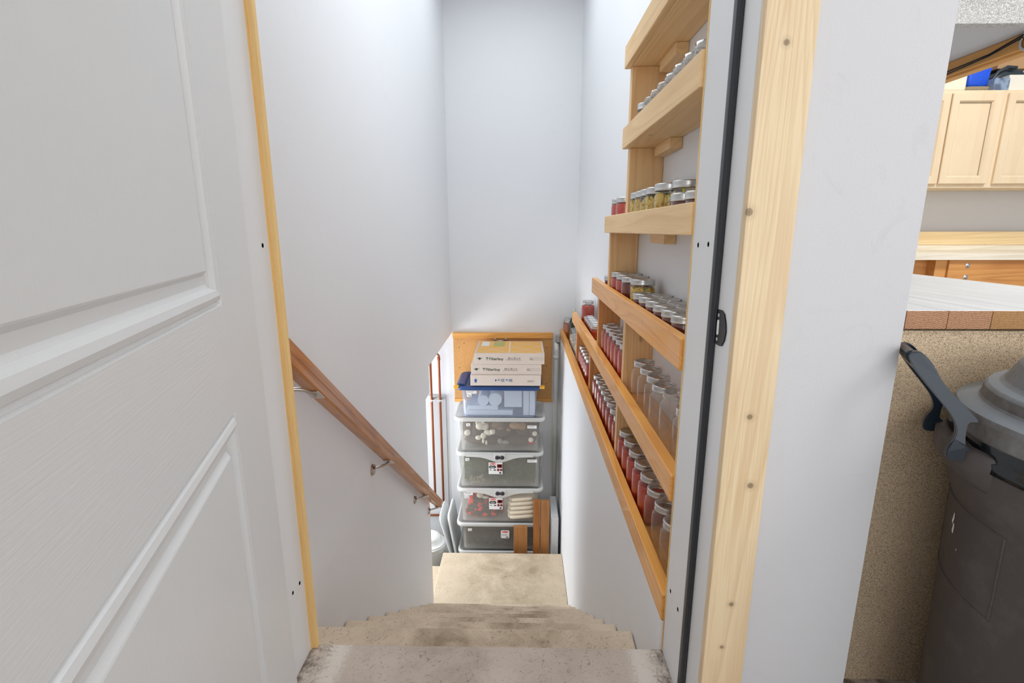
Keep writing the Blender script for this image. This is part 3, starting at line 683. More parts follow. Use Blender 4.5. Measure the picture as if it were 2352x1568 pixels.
# 2: dark greenery
t5, l5, D = tote('storage_tote', -1.838, -1.548, .81, .72, 'clear tote of dark greenery directly beneath the red plaid one', 'clear totes in the stack', M['totelid'], M['tote'])
t4, l4, D = tote('storage_tote', -1.548, -1.198, .79, .735, 'clear latched tote holding red plaid and cream blankets', 'clear totes in the stack', M['totelid'], M['tote'])
t3, l3, D = tote('storage_tote', -1.198, -.848, .79, .74, 'clear latched tote packed with green garland', 'clear totes in the stack', M['totelid'], M['tote'])
t2, l2, D = tote('storage_tote', -.848, -.520, .81, .715, 'clear tote of white and brown plush decorations', 'clear totes in the stack', M['totelid'], M['tote'])
t1, l1, D = tote('storage_tote', -.533, -.232, .755, .665, 'translucent blue tote with dark blue lid and yellow latches', 'totes in the stack', M['bluelid'], M['toteblue'], style=1)
YFl = -.2335      # front face of the tubs in tote-local y
def stickers(t, h, lst):
    for (x, z, w_, hh, mk, ln) in lst: sticker(t, x-XT, z, w_, hh, YFl-.003, mk, ln)
stickers(t1, 0, [(-.482, .222, .088, .026, False, 2), (-.478, .192, .04, .030, True, 0)])
stickers(t2, 0, [(-.490, .235, .036, .028, True, 0), (.048, .218, .082, .028, False, 2)])
stickers(t3, 0, [(-.505, .255, .036, .028, True, 0), (.050, .245, .086, .028, False, 2)])
stickers(t4, 0, [(-.535+.01, .270, .082, .026, False, 2), (-.52, .238, .036, .028, True, 0)])
stickers(t5, 0, [(-.495, .195, .036, .026, True, 0)])
def maker_label(t, xc, z0):
    y = YFl-.004; s_ = box('product_label', (xc-.062, y-.001, z0), (xc+.062, y, z0+.112), M['white_ink'], t)
    def q(n, a, b, m_): return MB().box((xc+a[0], y-.0016, z0+a[1]), (xc+b[0], y-.0009, z0+b[1])).build(n, m_, s_)
    def oval(cx, cz, a, b, m_, n='oval'):
        MB().rings([[(xc+cx+a*math.cos(k*PI/12), y-.0016+.0007*e, z0+cz+b*math.sin(k*PI/12)) for k in range(24)] for e in (1, 0)], smooth=False).build(n, m_, s_)
    oval(-.026, .098, .030, .0095, M['red_ink'], 'red_oval')
    text('Rubbermaid', .0105, (xc-.0525, y-.0018, z0+.0945), M['white_ink'], s_, bold=.0002)
    mb = MB()
    for a in (-.043, -.011):
        mb.rings([[(xc+a+.0155*math.cos(k*PI/10), y-.0016+.0007*e, z0+.069+.0145*math.sin(k*PI/10)) for k in range(20)] for e in (1, 0)], smooth=False)
    mb.box((xc-.045, y-.0016, z0+.058), (xc-.009, y-.0010, z0+.080)); mb.build('dumbbell_mark', M['black_ink'], s_)
    text('Clever', .0165, (xc-.050, y-.0021, z0+.0635), M['white_ink'], s_, bold=.0003)
    q('photo_panel', (.014, .060), (.060, .096), M['darkred_ink']); q('photo_panel', (.014, .030), (.035, .052), M['darkred_ink']); q('photo_panel', (.040, .030), (.060, .052), M['darkred_ink'])
    q('photo_panel', (.022, .074), (.052, .086), M['paper']); q('bar_code', (.034, .006), (.052, .020), M['black_ink'])
    q('small_mark', (-.018, .034), (.004, .044), M['black_ink']); q('small_mark', (-.052, .036), (-.036, .044), M['grey_ink'])
for t in (t3, t4):
    maker_label(t, -.235-XT, .130)
    # drooping lid skirt with the dark figure-eight latch
    y = YFl-.012
    n = 24; top = [(-.30+.60*k/n, .335-.012) for k in range(n+1)]
    bot = [(-.30+.60*k/n, .302-.052*math.exp(-((-.30+.60*k/n)/.115)**2)) for k in range(n+1)]
    mb = MB(); mb.prism([(a, b) for a, b in top]+[(a, b) for a, b in bot[::-1]], (0, y+.006, -.004), (1, 0, 0), (0, 0, 1), (0, -1, 0), .005)
    mb.build('lid_skirt', M['totelid'], t)
    L = MB().box((-.048, y-.008, .268), (.052, y+.0005, .334), .004).build('latch', M['totelid'], t)
    mb = MB()
    for a in (-.021, .025): mb.lathe([(.019, 0), (.0185, .005), (.012, .008)], 20, (a, 0, 0))
    mb.box((-.02, -.012, 0), (.024, .012, .005), .002)
    bmesh.ops.transform(mb.bm, matrix=Matrix.Translation((0, y-.008, .297)) @ Matrix.Rotation(PI/2, 4, 'X'), verts=mb.bm.verts)
    mb.build('latch_grip', M['latch'], L)
# bottom visible tote: round-cornered label
y = YFl-.004
lb = MB().prism([(p[0], p[1]) for p in rrect(.078, .082, .012, 0)], (.046, y, .165), (1, 0, 0), (0, 0, 1), (0, -1, 0), .001).build('product_label', M['white_ink'], t5)
MB().rings([[(.046+.030*math.cos(k*PI/12), y-.0018+.0007*e, .190+.009*math.sin(k*PI/12)) for k in range(24)] for e in (1, 0)], smooth=False).build('red_oval', M['red_ink'], lb)
text('Rubbermaid', .009, (.023, y-.0021, .187), M['white_ink'], lb)
mb = MB(); [mb.box((.014, y-.0018, .165-.007*k), (.070, y-.001, .1665-.007*k)) for k in range(3)]; mb.box((.055, y-.0018, .130), (.075, y-.001, .142)); mb.build('print', M['grey_ink'], lb)
# blue tote latches
for s_ in (-1, 1):
    MB().box((s_*.372-.022, -.245, .268), (s_*.372+.022, -.19, .290), .006).build('latch', M['yellow'], t1)
    mb = MB(); mb.prism([(-.03, 0), (.055, 0), (.035, .026), (-.005, .032), (-.03, .02)], (s_*.345, -.20, .270), (-s_, 0, 0), (0, 0, 1), (0, 1, 0), .36, None, .004); mb.build('lid_shoulder', M['bluelid'], t1)
# contents of the totes (all things lying in them)
def gar(name, z0, z1, c1, c2, label, x0=-.54, x1=.14, fr=1):
    m_ = mat(name+'_fibre', c1, .8); nt_ = m_.node_tree; _, raw_ = coords(nt_)
    base(m_, ramp(nt_, noise(nt_, raw_, 22, 6, .8, .6), [(.35, c1), (.55, c2), (.72, tuple(x*1.5 for x in c2))]))
    mb = MB(); rnd = random.Random(5)
    for k in range(15000):
        c_ = Vector((rnd.uniform(x0+.02, x1-.02), 4.172+.12*rnd.random(), rnd.uniform(z0+.015, z1-.015)))
        d_ = Vector((rnd.gauss(0, 1), rnd.gauss(0, .7), rnd.gauss(0, 1))).normalized(); L_ = rnd.uniform(.010, .022)
        e_ = d_.cross(Vector((rnd.gauss(0, 1), rnd.gauss(0, 1), rnd.gauss(0, 1)))).normalized()*.0019
        mb.bm.faces.new([mb.bm.verts.new(p) for p in (c_-e_, c_+e_, c_+d_*L_)])
    mb.box((x0+.01, 4.28, z0+.005), (x1-.01, 4.52, z1-.005))
    o = mb.build(name, m_); tag(o, label, 'garland', kind='stuff'); return o
gar('green_garland', -1.19, -.90, sr(58, 74, 52), sr(104, 116, 84), 'green artificial garland filling the upper latched tote')
gar('dark_greenery', -1.82, -1.62, sr(60, 64, 48), sr(110, 100, 76), 'dark greenery with hints of red inside the lowest visible tote', -.54, .13)
m_ = mat('pale_tinsel', sr(206, 190, 168), .5)
mb = MB(); rnd = random.Random(8)
for k in range(60):
    a = Vector((rnd.uniform(-.47, -.34), rnd.uniform(4.175, 4.19), rnd.uniform(-1.175, -1.10))); d_ = Vector((rnd.uniform(-1, 1), 0, rnd.uniform(-1, 1))).normalized()*.022
    mb.tube([a, a+d_*.5+Vector((0, -.003, .003)), a+d_], .0018, 5)
tag(mb.build('tinsel_spray', m_), 'pale beige tinsel sprigs at the bottom of the garland tote', 'tinsel', kind='stuff')
# plush animals and bits in the second tote
fur = {'w': mat('white_plush', sr(232, 226, 212), .9), 'b': mat('brown_plush', sr(120, 98, 76), .9), 'd': mat('dark_cloth', sr(92, 76, 64), .9), 'r': mat('red_cloth', sr(150, 44, 40), .8), 'g': mat('grey_bauble', sr(150, 146, 140), .4), 't': mat('tan_cloth', sr(164, 130, 98), .9)}
Z2 = -.848
def plush(name, cat, label, parts_, m_):
    mb = MB()
    for c, r, sq in parts_: blob(mb, c, r, 2, .07, 9, None, sq)
    o = mb.build(name, fur[m_]); tag(o, label, cat); return o
plush('plush_bear', 'soft toy', 'white plush figure in the upper left of its clear tote', [((-.375, 4.22, -.635), .040, (1, .8, 1)), ((-.335, 4.24, -.65), .04, (1, .8, .9)), ((-.40, 4.21, -.605), .014, (1, 1, 1)), ((-.345, 4.21, -.60), .014, (1, 1, 1))], 'w')
plush('plush_dog', 'soft toy', 'white plush animal with curled legs in the middle of the clear tote', [((-.30, 4.215, -.700), .034, (1.25, .8, .8)), ((-.262, 4.20, -.685), .026, (1, .9, 1)), ((-.345, 4.20, -.725), .028, (1, .8, 1)), ((-.39, 4.20, -.742), .022, (1.2, .8, 1)), ((-.345, 4.195, -.770), .012, (1, 1, 2.0)), ((-.318, 4.195, -.785), .010, (1, 1, 2.2))], 'w')
plush('plush_ball', 'soft toy', 'small white fluffy ball at the left side of the tote', [((-.488, 4.21, -.70), .030, (1, .7, 1))], 'w')
plush('cloth_bundle', 'cloth', 'brown cloth bundle filling the back of the plush tote', [((-.20, 4.34, -.68), .10, (1.6, .9, 1.25)), ((.02, 4.34, -.69), .10, (1.0, .9, 1.25)), ((-.40, 4.35, -.70), .10, (1.1, .9, 1.2)), ((-.34, 4.30, -.79), .06, (3.2, 1.6, .9)), ((-.02, 4.30, -.79), .06, (2.6, 1.6, .9)), ((-.48, 4.33, -.68), .07, (1, 1, 1.9)), ((.09, 4.33, -.68), .07, (1, 1, 1.9))], 'd')
plush('plush_reindeer', 'soft toy', 'tan plush shape below the right lid edge of the plush tote', [((-.06, 4.225, -.635), .042, (1.3, .7, .8)), ((-.12, 4.215, -.67), .02, (1, .8, .7)), ((.0, 4.24, -.645), .04, (1, .6, .9))], 't')
plush('plush_moose', 'soft toy', 'brown plush shape beside the white bear', [((-.22, 4.235, -.63), .045, (1.3, .6, .9)), ((-.19, 4.215, -.655), .022, (1.4, .8, .8))], 'b')
plush('grey_ornament', 'ornament', 'shiny grey ornament at the bottom of the plush tote', [((-.195, 4.205, -.775), .024, (1, .8, 1)), ((-.15, 4.205, -.785), .020, (1.8, .8, .8))], 'g')
plush('santa_hat', 'ornament', 'small red hat ornament in the right corner of the plush tote', [((.085, 4.205, -.79), .03, (1.1, .7, .55))], 'r')
plush('white_pompom', 'ornament', 'white tuft standing on the red hat ornament', [((.080, 4.20, -.760), .024, (.9, .7, 1)), ((.115, 4.21, -.705), .022, (1, .7, 1.1))], 'w')
# blankets in the latched tote
plaid = mat('red_black_plaid', sr(190, 44, 34), .9); nt_ = plaid.node_tree; tc_ = nd(nt_, 'ShaderNodeTexCoord'); mp_ = nd(nt_, 'ShaderNodeMapping'); mp_.inputs['Rotation'].default_value = (0, .5, 0)
nt_.links.new(tc_.outputs['Object'], mp_.inputs[0]); ck = nd(nt_, 'ShaderNodeTexVoronoi'); ck.inputs['Scale'].default_value = 24; nt_.links.new(mp_.outputs[0], ck.inputs['Vector'])
sc_ = nd(nt_, 'ShaderNodeSeparateColor'); nt_.links.new(ck.outputs['Color'], sc_.inputs[0])
base(plaid, ramp(nt_, sc_.outputs[0], [(.30, sr(206, 44, 34)), (.36, sr(120, 34, 30)), (.40, sr(54, 38, 36)), (1, sr(64, 44, 40))]))
mb = MB()
for k in range(5): blob(mb, (-.345+.006*k, 4.29, -1.508+.043*k), .05, 3, .06, 6, None, (3.9-.25*k, 2.1, .62))
tag(mb.build('plaid_blanket', plaid), 'folded red and black plaid blanket in the clear latched tote', 'blanket')
cream = mat('cream_fleece', sr(226, 214, 192), .95); mb = MB()
for k, (dz, ww) in enumerate(((0, 1.0), (.044, 1.02), (.088, .97), (.132, 1.0), (.176, .93))):
    pts = rrect(.26*ww, .36, .05, 0)
    rs = []
    for q, f in ((-.021, .93), (-.012, 1), (.012, 1), (.021, .93)):
        rs.append([(.002+(p[0])*f, 4.335+p[1]*f, -1.508+dz+q+.10*max(0, p[0]+.05)*1) for p in pts])
    mb.rings(rs)
tag(mb.build('cream_blanket', cream), 'folded cream fleece blanket at the right of the latched tote', 'blanket')
mb = MB(); blob(mb, (-.40, 4.27, -1.272), .055, 3, .05, 8, None, (2.2, 1.4, .55)); blob(mb, (-.24, 4.28, -1.272), .05, 3, .05, 8, None, (2.0, 1.4, .6))
tag(mb.build('red_cloth', fur['r']), 'dark red cloth lying on top of the plaid blanket', 'cloth')
plush('white_cloth', 'cloth', 'crumpled white cloth on the plaid blanket', [((-.38, 4.185, -1.30), .028, (1.2, .5, 1)), ((-.33, 4.185, -1.32), .022, (1.5, .5, .7))], 'w')
# rolls and cartons in the blue tote
Z1 = -.533
for i, (x, r) in enumerate(((-.34, .048), (-.235, .058))):
    mb = MB(); mb.lathe([(r, 0), (r, .22)], 28); mb.lathe([(.008, .2201), (.007, .2206)], 10, m=None)
    bmesh.ops.transform(mb.bm, matrix=Matrix.Translation((x, 4.40, Z1+.100+r)) @ Matrix.Rotation(PI/2, 4, 'X'), verts=mb.bm.verts)
    tag(mb.build('paper_roll', M['paper']), ['smaller white paper roll in the blue tote', 'larger white paper roll beside the small one in the blue tote'][i], 'roll', 'rolls in the blue tote')
for i, (a, b, l_) in enumerate((((-.49, 4.19, Z1+.01), (-.08, 4.5, Z1+.055), 'flat white carton along the bottom of the blue tote'), ((-.475, 4.19, Z1+.058), (-.21, 4.5, Z1+.098), 'thin white carton under the paper rolls in the blue tote'), ((-.155, 4.19, Z1+.085), (.0, 4.45, Z1+.235), 'square white carton in the middle of the blue tote'), ((.012, 4.19, Z1+.01), (.062, 4.5, Z1+.235), 'tall narrow white carton in the blue tote'), ((.066, 4.19, Z1+.01), (.115, 4.5, Z1+.235), 'tall white carton against the side of the blue tote'))):
    tag(MB().box(a, b, .003).build('white_carton', M['paper']), l_, 'carton', 'cartons in the blue tote')
# filter boxes stacked on top
def fbox(z, x0, x1, y0, label, bottom=False, top=False):
    t = empty('filter_box', ((x0+x1)/2, y0+.245, z)); tag(t, label, 'box', 'air filter cartons on the tote stack')
    W = (x1-x0)/2; hh = .094
    MB().box((-W, -.245, .0005), (W, .245, hh), .002).build('carton', M['cardwhite'], t)
    y = -.2456
    if bottom:
        text('20 x 25 x 4', .033, (.06, y-.0002, .060), M['blue_ink'], t, flip=True, bold=.0003)
        mb = MB(); mb.prism([(-.008, 0), (.008, 0), (.008, .018), (.016, .018), (0, .034), (-.016, .018), (-.008, .018)], (-W+.045, y, .030), (1, 0, 0), (0, 0, 1), (0, -1, 0), .0006); mb.build('arrow_mark', M['blue_ink'], t)
        mb = MB(); mb.box((W-.115, y-.0004, .044), (W-.055, y, .0465)); mb.box((W-.115, y-.0004, .036), (W-.070, y, .0385)); mb.build('fine_print', M['grey_ink'], t)
    else:
        text('Filterbuy', .034, (-W+.128, y-.0002, .036), M['green_ink'], t, bold=.0003)
        mb = MB(); mb.box((-W+.100, y-.0004, .055), (-W+.122, y, .060)); mb.box((-W+.106, y-.0004, .047), (-W+.120, y, .0515)); mb.box((-W+.106, y-.0004, .036), (-W+.1105, y, .0435)); mb.build('logo_flag', M['green_ink'], t)
        mb = MB()
        o_ = (-W+.046, y, .048)
        mb.prism([(-.024, .007), (-.010, .004), (-.013, -.002)], o_, (1, 0, 0), (0, 0, 1), (0, -1, 0), .0006); mb.prism([(.024, .007), (.010, .004), (.013, -.002)], o_, (1, 0, 0), (0, 0, 1), (0, -1, 0), .0006)
        mb.prism([(-.011, .0), (.011, .0), (0, -.012)], o_, (1, 0, 0), (0, 0, 1), (0, -1, 0), .0006); mb.rings([[(o_[0]+.011*math.cos(k*PI/8), y-.0005*e, o_[2]+.003+.008*math.sin(k*PI/8)) for k in range(16)] for e in (0, 1)], smooth=False); mb.build('winged_badge', M['green_ink'], t)
        text('20 x 25 x 4', .021, (-W+.285, y-.0002, .046), M['grey_ink'], t, bold=.0002, sx=1.1)
        MB().box((-W+.272, y-.0004, .037), (-W+.40, y, .0395)).build('fine_print', M['grey_ink'], t)
        mb = MB(); bx, bw, bz, bh = W-.125, .110, .038, .018
        for a, b in (((bx, bz), (bx+bw, bz+.0012)), ((bx, bz+bh), (bx+bw, bz+bh+.0012)), ((bx, bz), (bx+.0012, bz+bh)), ((bx+bw, bz), (bx+bw+.0012, bz+bh))): mb.box((a[0], y-.0004, a[1]), (b[0], y, b[1]))
        mb.box((bx+.004, y-.0004, bz+.004), (bx+.035, y, bz+.006)); mb.box((bx+.004, y-.0004, bz+.011), (bx+.022, y, bz+.013)); mb.build('print_box', M['grey_ink'], t)
    if top:
        MB().box((-W+.018, -.225, hh-.0002), (W-.018, .225, hh+.0012)).build('filter_media', M['filter'], t)
        mb = MB(); zt = hh+.0014
        def bar(a, b, w_=.007):
            a = Vector((*a, 0)); b = Vector((*b, 0)); d_ = (b-a).normalized(); n_ = Vector((-d_.y, d_.x, 0))*w_/2
            r_ = [(a+n_), (b+n_), (b-n_), (a-n_)]; mb.rings([[(p.x, p.y, zt+e) for p in r_] for e in (0, .0012)], smooth=False)
        bar((0, -.225), (0, .225), .014)
        for c_ in (-.145, .145):
            for d_ in (-1, 1):
                for q in (-1, 1): bar((c_-.13, q*.11-.11*d_), (c_+.13, q*.11+.11*d_))
        mb.build('carton_struts', M['filterstrut'], t)
        MB().box((-W+.04, .03, zt), (-W+.11, .20, zt+.0015)).build('paper_label', M['paper'], t)
        MB().box((-W+.15, .02, zt), (-W+.25, .19, zt+.0015)).build('green_leaflet', mat('leaflet_green', sr(180, 186, 120), .6), t)
fbox(-.232, -.442, .162, 4.125, 'white air filter carton with upside down blue print, lowest of three', bottom=True)
fbox(-.137, -.436, .166, 4.135, 'white air filter carton with green print, middle of three')
fbox(-.042, -.407, .190, 4.130, 'air filter carton on top of the stack with orange filter visible', top=True)

# ------------------------------------------------------------------ planks, foam, pipes
def leaning(name, a, b, tilt, m_, lab, cat, grp=None):
    a = Vector(a); b = Vector(b); mb = MB().box(a-Vector(((a.x+b.x)/2, a.y, a.z)), b-Vector(((a.x+b.x)/2, a.y, a.z)), .003)
    o = mb.build(name, m_); o.location = ((a.x+b.x)/2, a.y, a.z); o.rotation_euler = (tilt, 0, 0); tag(o, lab, cat, grp); return o
leaning('wood_plank', (-.071, 4.05, -2.118), (.053, 4.083, -1.545), -.03, M['plank_brown'], 'short brown board end propped before the lowest visible tote', 'plank', 'planks propped before the totes')
leaning('wood_plank', (.106, 4.045, -2.118), (.166, 4.083, -1.285), -.03, M['plank_dark'], 'tall narrow orange brown plank, left one of the tall pair', 'plank', 'planks propped before the totes')
leaning('wood_plank', (.172, 4.045, -2.118), (.250, 4.083, -1.290), -.03, M['plank_brown'], 'tall wide brown plank with a knot beside the foam block', 'plank', 'planks propped before the totes')
tag(MB().box((.272, 4.10, -2.119), (.336, 4.50, -1.478), .006).build('foam_block', M['foam']), 'rough white foam block standing against the right wall', 'foam block')
t = empty('drain_pipe', (.322, 4.60, -2.12)); tag(t, 'white plastic drain pipe with elbow in the back corner', 'pipe')
mb = MB(); pts = [(.322, 4.585, -2.118), (.322, 4.585, -.03)]+[(.322, 4.585+.045*(1-math.cos(a*PI/10)), -.03+.045*math.sin(a*PI/10)) for a in range(1, 6)]+[(.322, 4.675, .015)]
mb.tube(pts, .0235, 16); part(mb, 'pipe_run', M['pvc'], t); part(MB().lathe([(.024, 0), (.028, .003), (.028, .03), (.024, .033)], 18, (.322, 4.585, -.11)), 'coupling', M['pvc'], t)
tag(MB().box((.318, 4.60, .045), (.356, 4.678, .105), .004).build('junction_box', mat('grey_plate', sr(168, 168, 160), .5)), 'small grey box on the wall above the drain pipe elbow', 'box')
def pipe(name, pts, lab, grp):
    t = empty(name, pts[0]); tag(t, lab, 'pipe', grp)
    mb = MB(); mb.tube(pts, .0115, 12); part(mb, 'pipe_run', M['copper'], t); return t
p1 = pipe('copper_pipe', [(-.872, 4.60, .116), (-.872, 4.60, -1.62)], 'copper pipe by the wall end, straight one with no elbow', 'copper pipes beside the totes')
p2 = pipe('copper_pipe', [(-.98, 4.60, -.068), (-.805, 4.60, -.068), (-.790, 4.60, -.083), (-.790, 4.60, -2.0)], 'copper pipe nearer the totes, bending left at its top', 'copper pipes beside the totes')
for t, x in ((p1, -.872), (p2, -.790)): part(MB().box((x-.028, 4.585, -.535), (x+.028, 4.59, -.527)).box((x-.004, 4.586, -.545), (x+.004, 4.679, -.52)), 'pipe_clip', M['steel'], t)
part(MB().lathe([(.014, 0), (.0145, .002), (.0145, .03), (.014, .032)], 12, (-.790, 4.60, -.13)), 'elbow_socket', M['copper'], p2)
pipe('copper_pipe', [(-1.25, 4.62, -1.775), (-.80, 4.62, -1.775)], 'short horizontal copper pipe above the white tank', 'copper pipes beside the totes')
struct(MB().box((-2.3, 4.655, -2.12), (-.745, 4.6795, -.5), .004).build('wall_ledge', M['greywall']))
# white tank (water softener)
t = empty('brine_tank', (-.87, 4.36, -2.12)); tag(t, 'white plastic salt tank with domed lid beside the lower step', 'tank')
part(MB().lathe([(.135, .002), (.145, .01), (.150, .16), (.152, .165), (.156, .17), (.156, .182), (.150, .187), (.160, .192), (.160, .204), (.153, .209), (.164, .214), (.164, .226), (.150, .232)], 32, (-.90, 4.34, -2.12)), 'tank_body', M['softener'], t)
part(MB().lathe([(.150, .233), (.135, .238), (.100, .242), (.100, .285), (.094, .300), (.06, .318), (.01, .325)], 32, (-.89, 4.34, -2.12)), 'domed_lid', M['softener'], t)
part(MB().lathe([(.004, 0), (.003, .003)], 8, (-.90, 4.19, -1.88)), 'lid_latch', M['black'], t)
# white folding panels leaning next to the totes
def slab(name, x, y, w_, h_, th, tiltx, lab, m_, rz=0):
    mb = MB(); pts = [(p[0], p[1]) for p in rrect(w_, h_, .05, 0)]
    mb.prism(pts, (0, 0, h_/2), (0, 1, 0), (0, 0, 1), (1, 0, 0), th, None, .006)
    o = mb.build(name, m_); o.location = (x, y, -2.119+.01); o.rotation_euler = (0, tiltx, rz); tag(o, lab, 'folding table', 'white folding tables leaning by the totes'); return o
slab('folding_table', -.640, 4.38, .34, .575, .018, -.24, 'white slab-like folded table leaning, outer one near the tank', M['plasticwhite'])
slab('folding_table', -.610, 4.40, .36, .575, .022, -.155, 'white folded table leaning between its twin and the totes', M['plasticwhite'])

# ------------------------------------------------------------------ near workbench with overhead shelf
YE = 1.03
t = empty('workbench', (1.05, YE, 0)); tag(t, 'whitewashed workbench of thick boards on a particle board side', 'workbench')
xs = [.687, .785, .870, .958, 1.047, 1.46]
ce = [(.70+.07, .925), (.80, .95), (.93, .93), (1.0, .80), (1.2, .85)]
cols = [(sr(208, 164, 128), sr(168, 118, 84))]*3+[(sr(196, 152, 100), sr(166, 122, 76))]*2
for k in range(5):
    top_m = M['white_top']; em = endgrain('end_grain_%d' % k, [.735, .825, .93, 1.0, 1.2][k], [.935, .945, .925, .80, .95][k], *cols[k])
    mb = MB(); mb.box((xs[k]+.0016, YE+.0022, .873), (xs[k+1]-.0008, 2.05, .911), .0010, top_m); mb.box((xs[k]+.0007, YE-.0004, .8732), (xs[k+1]-.0007, YE+.0036, .9106), .0005, em)
    part(mb, 'top_board', None, t, 'whitewashed board with raw sawn end')
part(MB().box((.69, YE+.004, .875), (1.455, 2.04, .9085)), 'top_core', M['beam'], t)
part(MB().box((.687, YE+.008, .0), (1.95, YE+.026, .868)), 'side_panel', M['chipboard'], t)
part(MB().box((1.39, YE+.03, .0), (1.45, 2.02, .868)), 'end_panel', M['chipboard'], t)
t = empty('overhead_shelf', (.95, YE, 1.44)); tag(t, 'overhead shelf with grey particle board end above the workbench', 'shelf')
part(MB().box((.687, YE, 1.437), (2.2, YE+.019, 2.1)), 'end_panel', M['greychip'], t)
part(MB().box((.687, YE+.0195, 1.470), (1.075, 2.6, 1.488)), 'shelf_board', M['wall2'], t)
part(MB().box((1.038, YE+.0195, 1.4385), (1.078, 2.6, 1.4695), .0015).box((1.046, YE+.0195, 1.4335), (1.07, 2.6, 1.4383)), 'edge_beam', M['beam'], t)
hx, hy = 1.034, 1.155
tb = [(hx, hy+.020*math.cos(a), 1.455+.020*math.sin(a)-.002) for a in [q*PI/8 for q in range(-9, 6)]]
part(MB().tube(tb, .0032, 8), 'hook', M['steel'], t)
mb = MB()
for s_ in (0, .0075):
    pts = [(hx-.006, hy+.01, 1.463-s_*.6)]+[(hx-.006, hy+.02+(1.55)*q, 1.452-.006*math.sin(q*9)-s_*(.4+.6*math.sin(q*7)**2)-.004*math.sin(q*PI)) for q in [k/24 for k in range(1, 25)]]
    mb.tube(pts, .0016, 6)
tag(mb.build('wire', M['black']), 'thin black twin wire hanging from the hook along the wooden edge', 'wire')

# ------------------------------------------------------------------ far bench and cabinets across the garage
t = empty('far_workbench', (3.4, 3.6, 0)); tag(t, 'long pale workbench along the far garage wall with bolted apron', 'workbench')
part(MB().box((.70, 3.30, .882), (5.9, 3.965, .920), .001), 'top', M['far_top'], t)
part(MB().box((.70, 3.94, .9205), (5.9, 3.958, .958)), 'white_ledge', M['far_top'], t)
part(MB().box((.70, 3.935, .9585), (5.9, 3.978, 1.057), .002), 'back_rail', M['pine_x'], t)
part(MB().box((2.745, 3.315, .66), (5.9, 3.353, .8815), .002), 'apron', M['orange2x'], t)
part(MB().box((.70, 3.40, .66), (2.70, 3.438, .8815), .002), 'apron', M['orange2x'], t); part(MB().box((2.67, 3.33, .0), (2.744, 3.42, .8815), .002), 'leg', M['orange2x'], t)
mb = MB()
for zz in (.846, .771):
    m2_ = Matrix.Translation((2.862, 3.3148, zz)) @ Matrix.Rotation(PI/2, 4, 'X')
    b2 = MB(); b2.lathe([(.0155, 0), (.0155, .0015), (.0145, .0016), (.0075, .0017), (.0075, .006), (.005, .008)], 14); bmesh.ops.transform(b2.bm, matrix=m2_, verts=b2.bm.verts); part(b2, 'bolt', M['steel'], t)
mb.bm.free()
def cabinet(x0, x1, lab, doors):
    t = empty('wall_cabinet', ((x0+x1)/2, 3.8, 1.352)); tag(t, lab, 'cabinet', 'pale wood wall cabinets')
    part(MB().box((x0, 3.668, 1.352), (x1, 3.978, 1.972), .001), 'body', M['maple_frame'], t)
    for (a, b, hinge) in doors:
        mb = MB(); z0, z1 = 1.376, 1.951; f = .052
        rs = [[(a+d, 3.667-hh, z0+d), (b-d, 3.667-hh, z0+d), (b-d, 3.667-hh, z1-d), (a+d, 3.667-hh, z1-d)] for d, hh in ((0, 0), (0, .014), (.004, .018), (f-.006, .018), (f, .012), (f+.004, .006))]
        mb.rings(rs, caps=(True, False), smooth=False)
        d_ = part(mb, 'door', M['maple_frame'], t)
        pn = MB().box((a+f, 3.659, z0+f), (b-f, 3.6625, z1-f)).build('door_panel', M['maple']); pn.parent = d_
        pn.matrix_parent_inverse = Matrix.Translation(-t.location)
        kx = b-.022 if hinge < 0 else a+.022
        kb = MB().lathe([(.006, 0), (.006, .010), (.014, .014), (.015, .020), (.009, .025)], 14); bmesh.ops.transform(kb.bm, matrix=Matrix.Translation((kx, 3.650, 1.436)) @ Matrix.Rotation(PI/2, 4, 'X'), verts=kb.bm.verts)
        kb = kb.build('knob', M['black']); kb.parent = d_; kb.matrix_parent_inverse = Matrix.Translation(-t.location)
cabinet(2.38, 3.192, 'pale maple wall cabinet with two black knobs beside each other', [(2.52, 2.838, -1), (2.848, 3.168, 1)])
cabinet(3.1925, 4.0, 'pale maple wall cabinet partly cut by the picture edge', [(3.214, 3.58, -1), (3.59, 3.97, 1)])
ZT_ = 1.9725
tag(MB().box((2.62, 3.70, ZT_), (2.965, 3.95, 2.16), .02, seg=4).build('cream_box', mat('cream_plastic', sr(226, 222, 200), .45)), 'cream plastic box on top of the maple cabinets', 'box')
t = empty('wicker_basket', (3.05, 3.80, ZT_)); tag(t, 'low woven basket beneath the blue bin on the cabinets', 'basket')
wk = mat('wicker', sr(140, 124, 96), .8); nt_ = wk.node_tree; _, raw_ = coords(nt_); wv = nd(nt_, 'ShaderNodeTexWave', bands_direction='Z'); wv.inputs['Scale'].default_value = 45; wv.inputs['Distortion'].default_value = 4; nt_.links.new(raw_, wv.inputs['Vector'])
base(wk, ramp(nt_, wv.outputs['Fac'], [(.2, sr(96, 84, 62)), (.8, sr(176, 160, 128))]))
part(MB().rings([rrect(.17, .17, .03, z, 3.05, 3.79) for z in (ZT_+.001, ZT_+.033)]), 'basket_wall', wk, t)
bl = mat('blue_bin_plastic', sr(30, 84, 210), .35)
t = empty('blue_bin', (3.05, 3.80, ZT_+.034)); tag(t, 'bright blue plastic bin standing in the woven basket', 'bin')
part(MB().rings([rrect(.135, .135, .02, ZT_+.0345, 3.05, 3.79), rrect(.138, .138, .02, ZT_+.05, 3.05, 3.79), rrect(.14, .14, .02, ZT_+.052, 3.05, 3.79), rrect(.165, .165, .02, ZT_+.23, 3.05, 3.79)]), 'bin_body', bl, t)
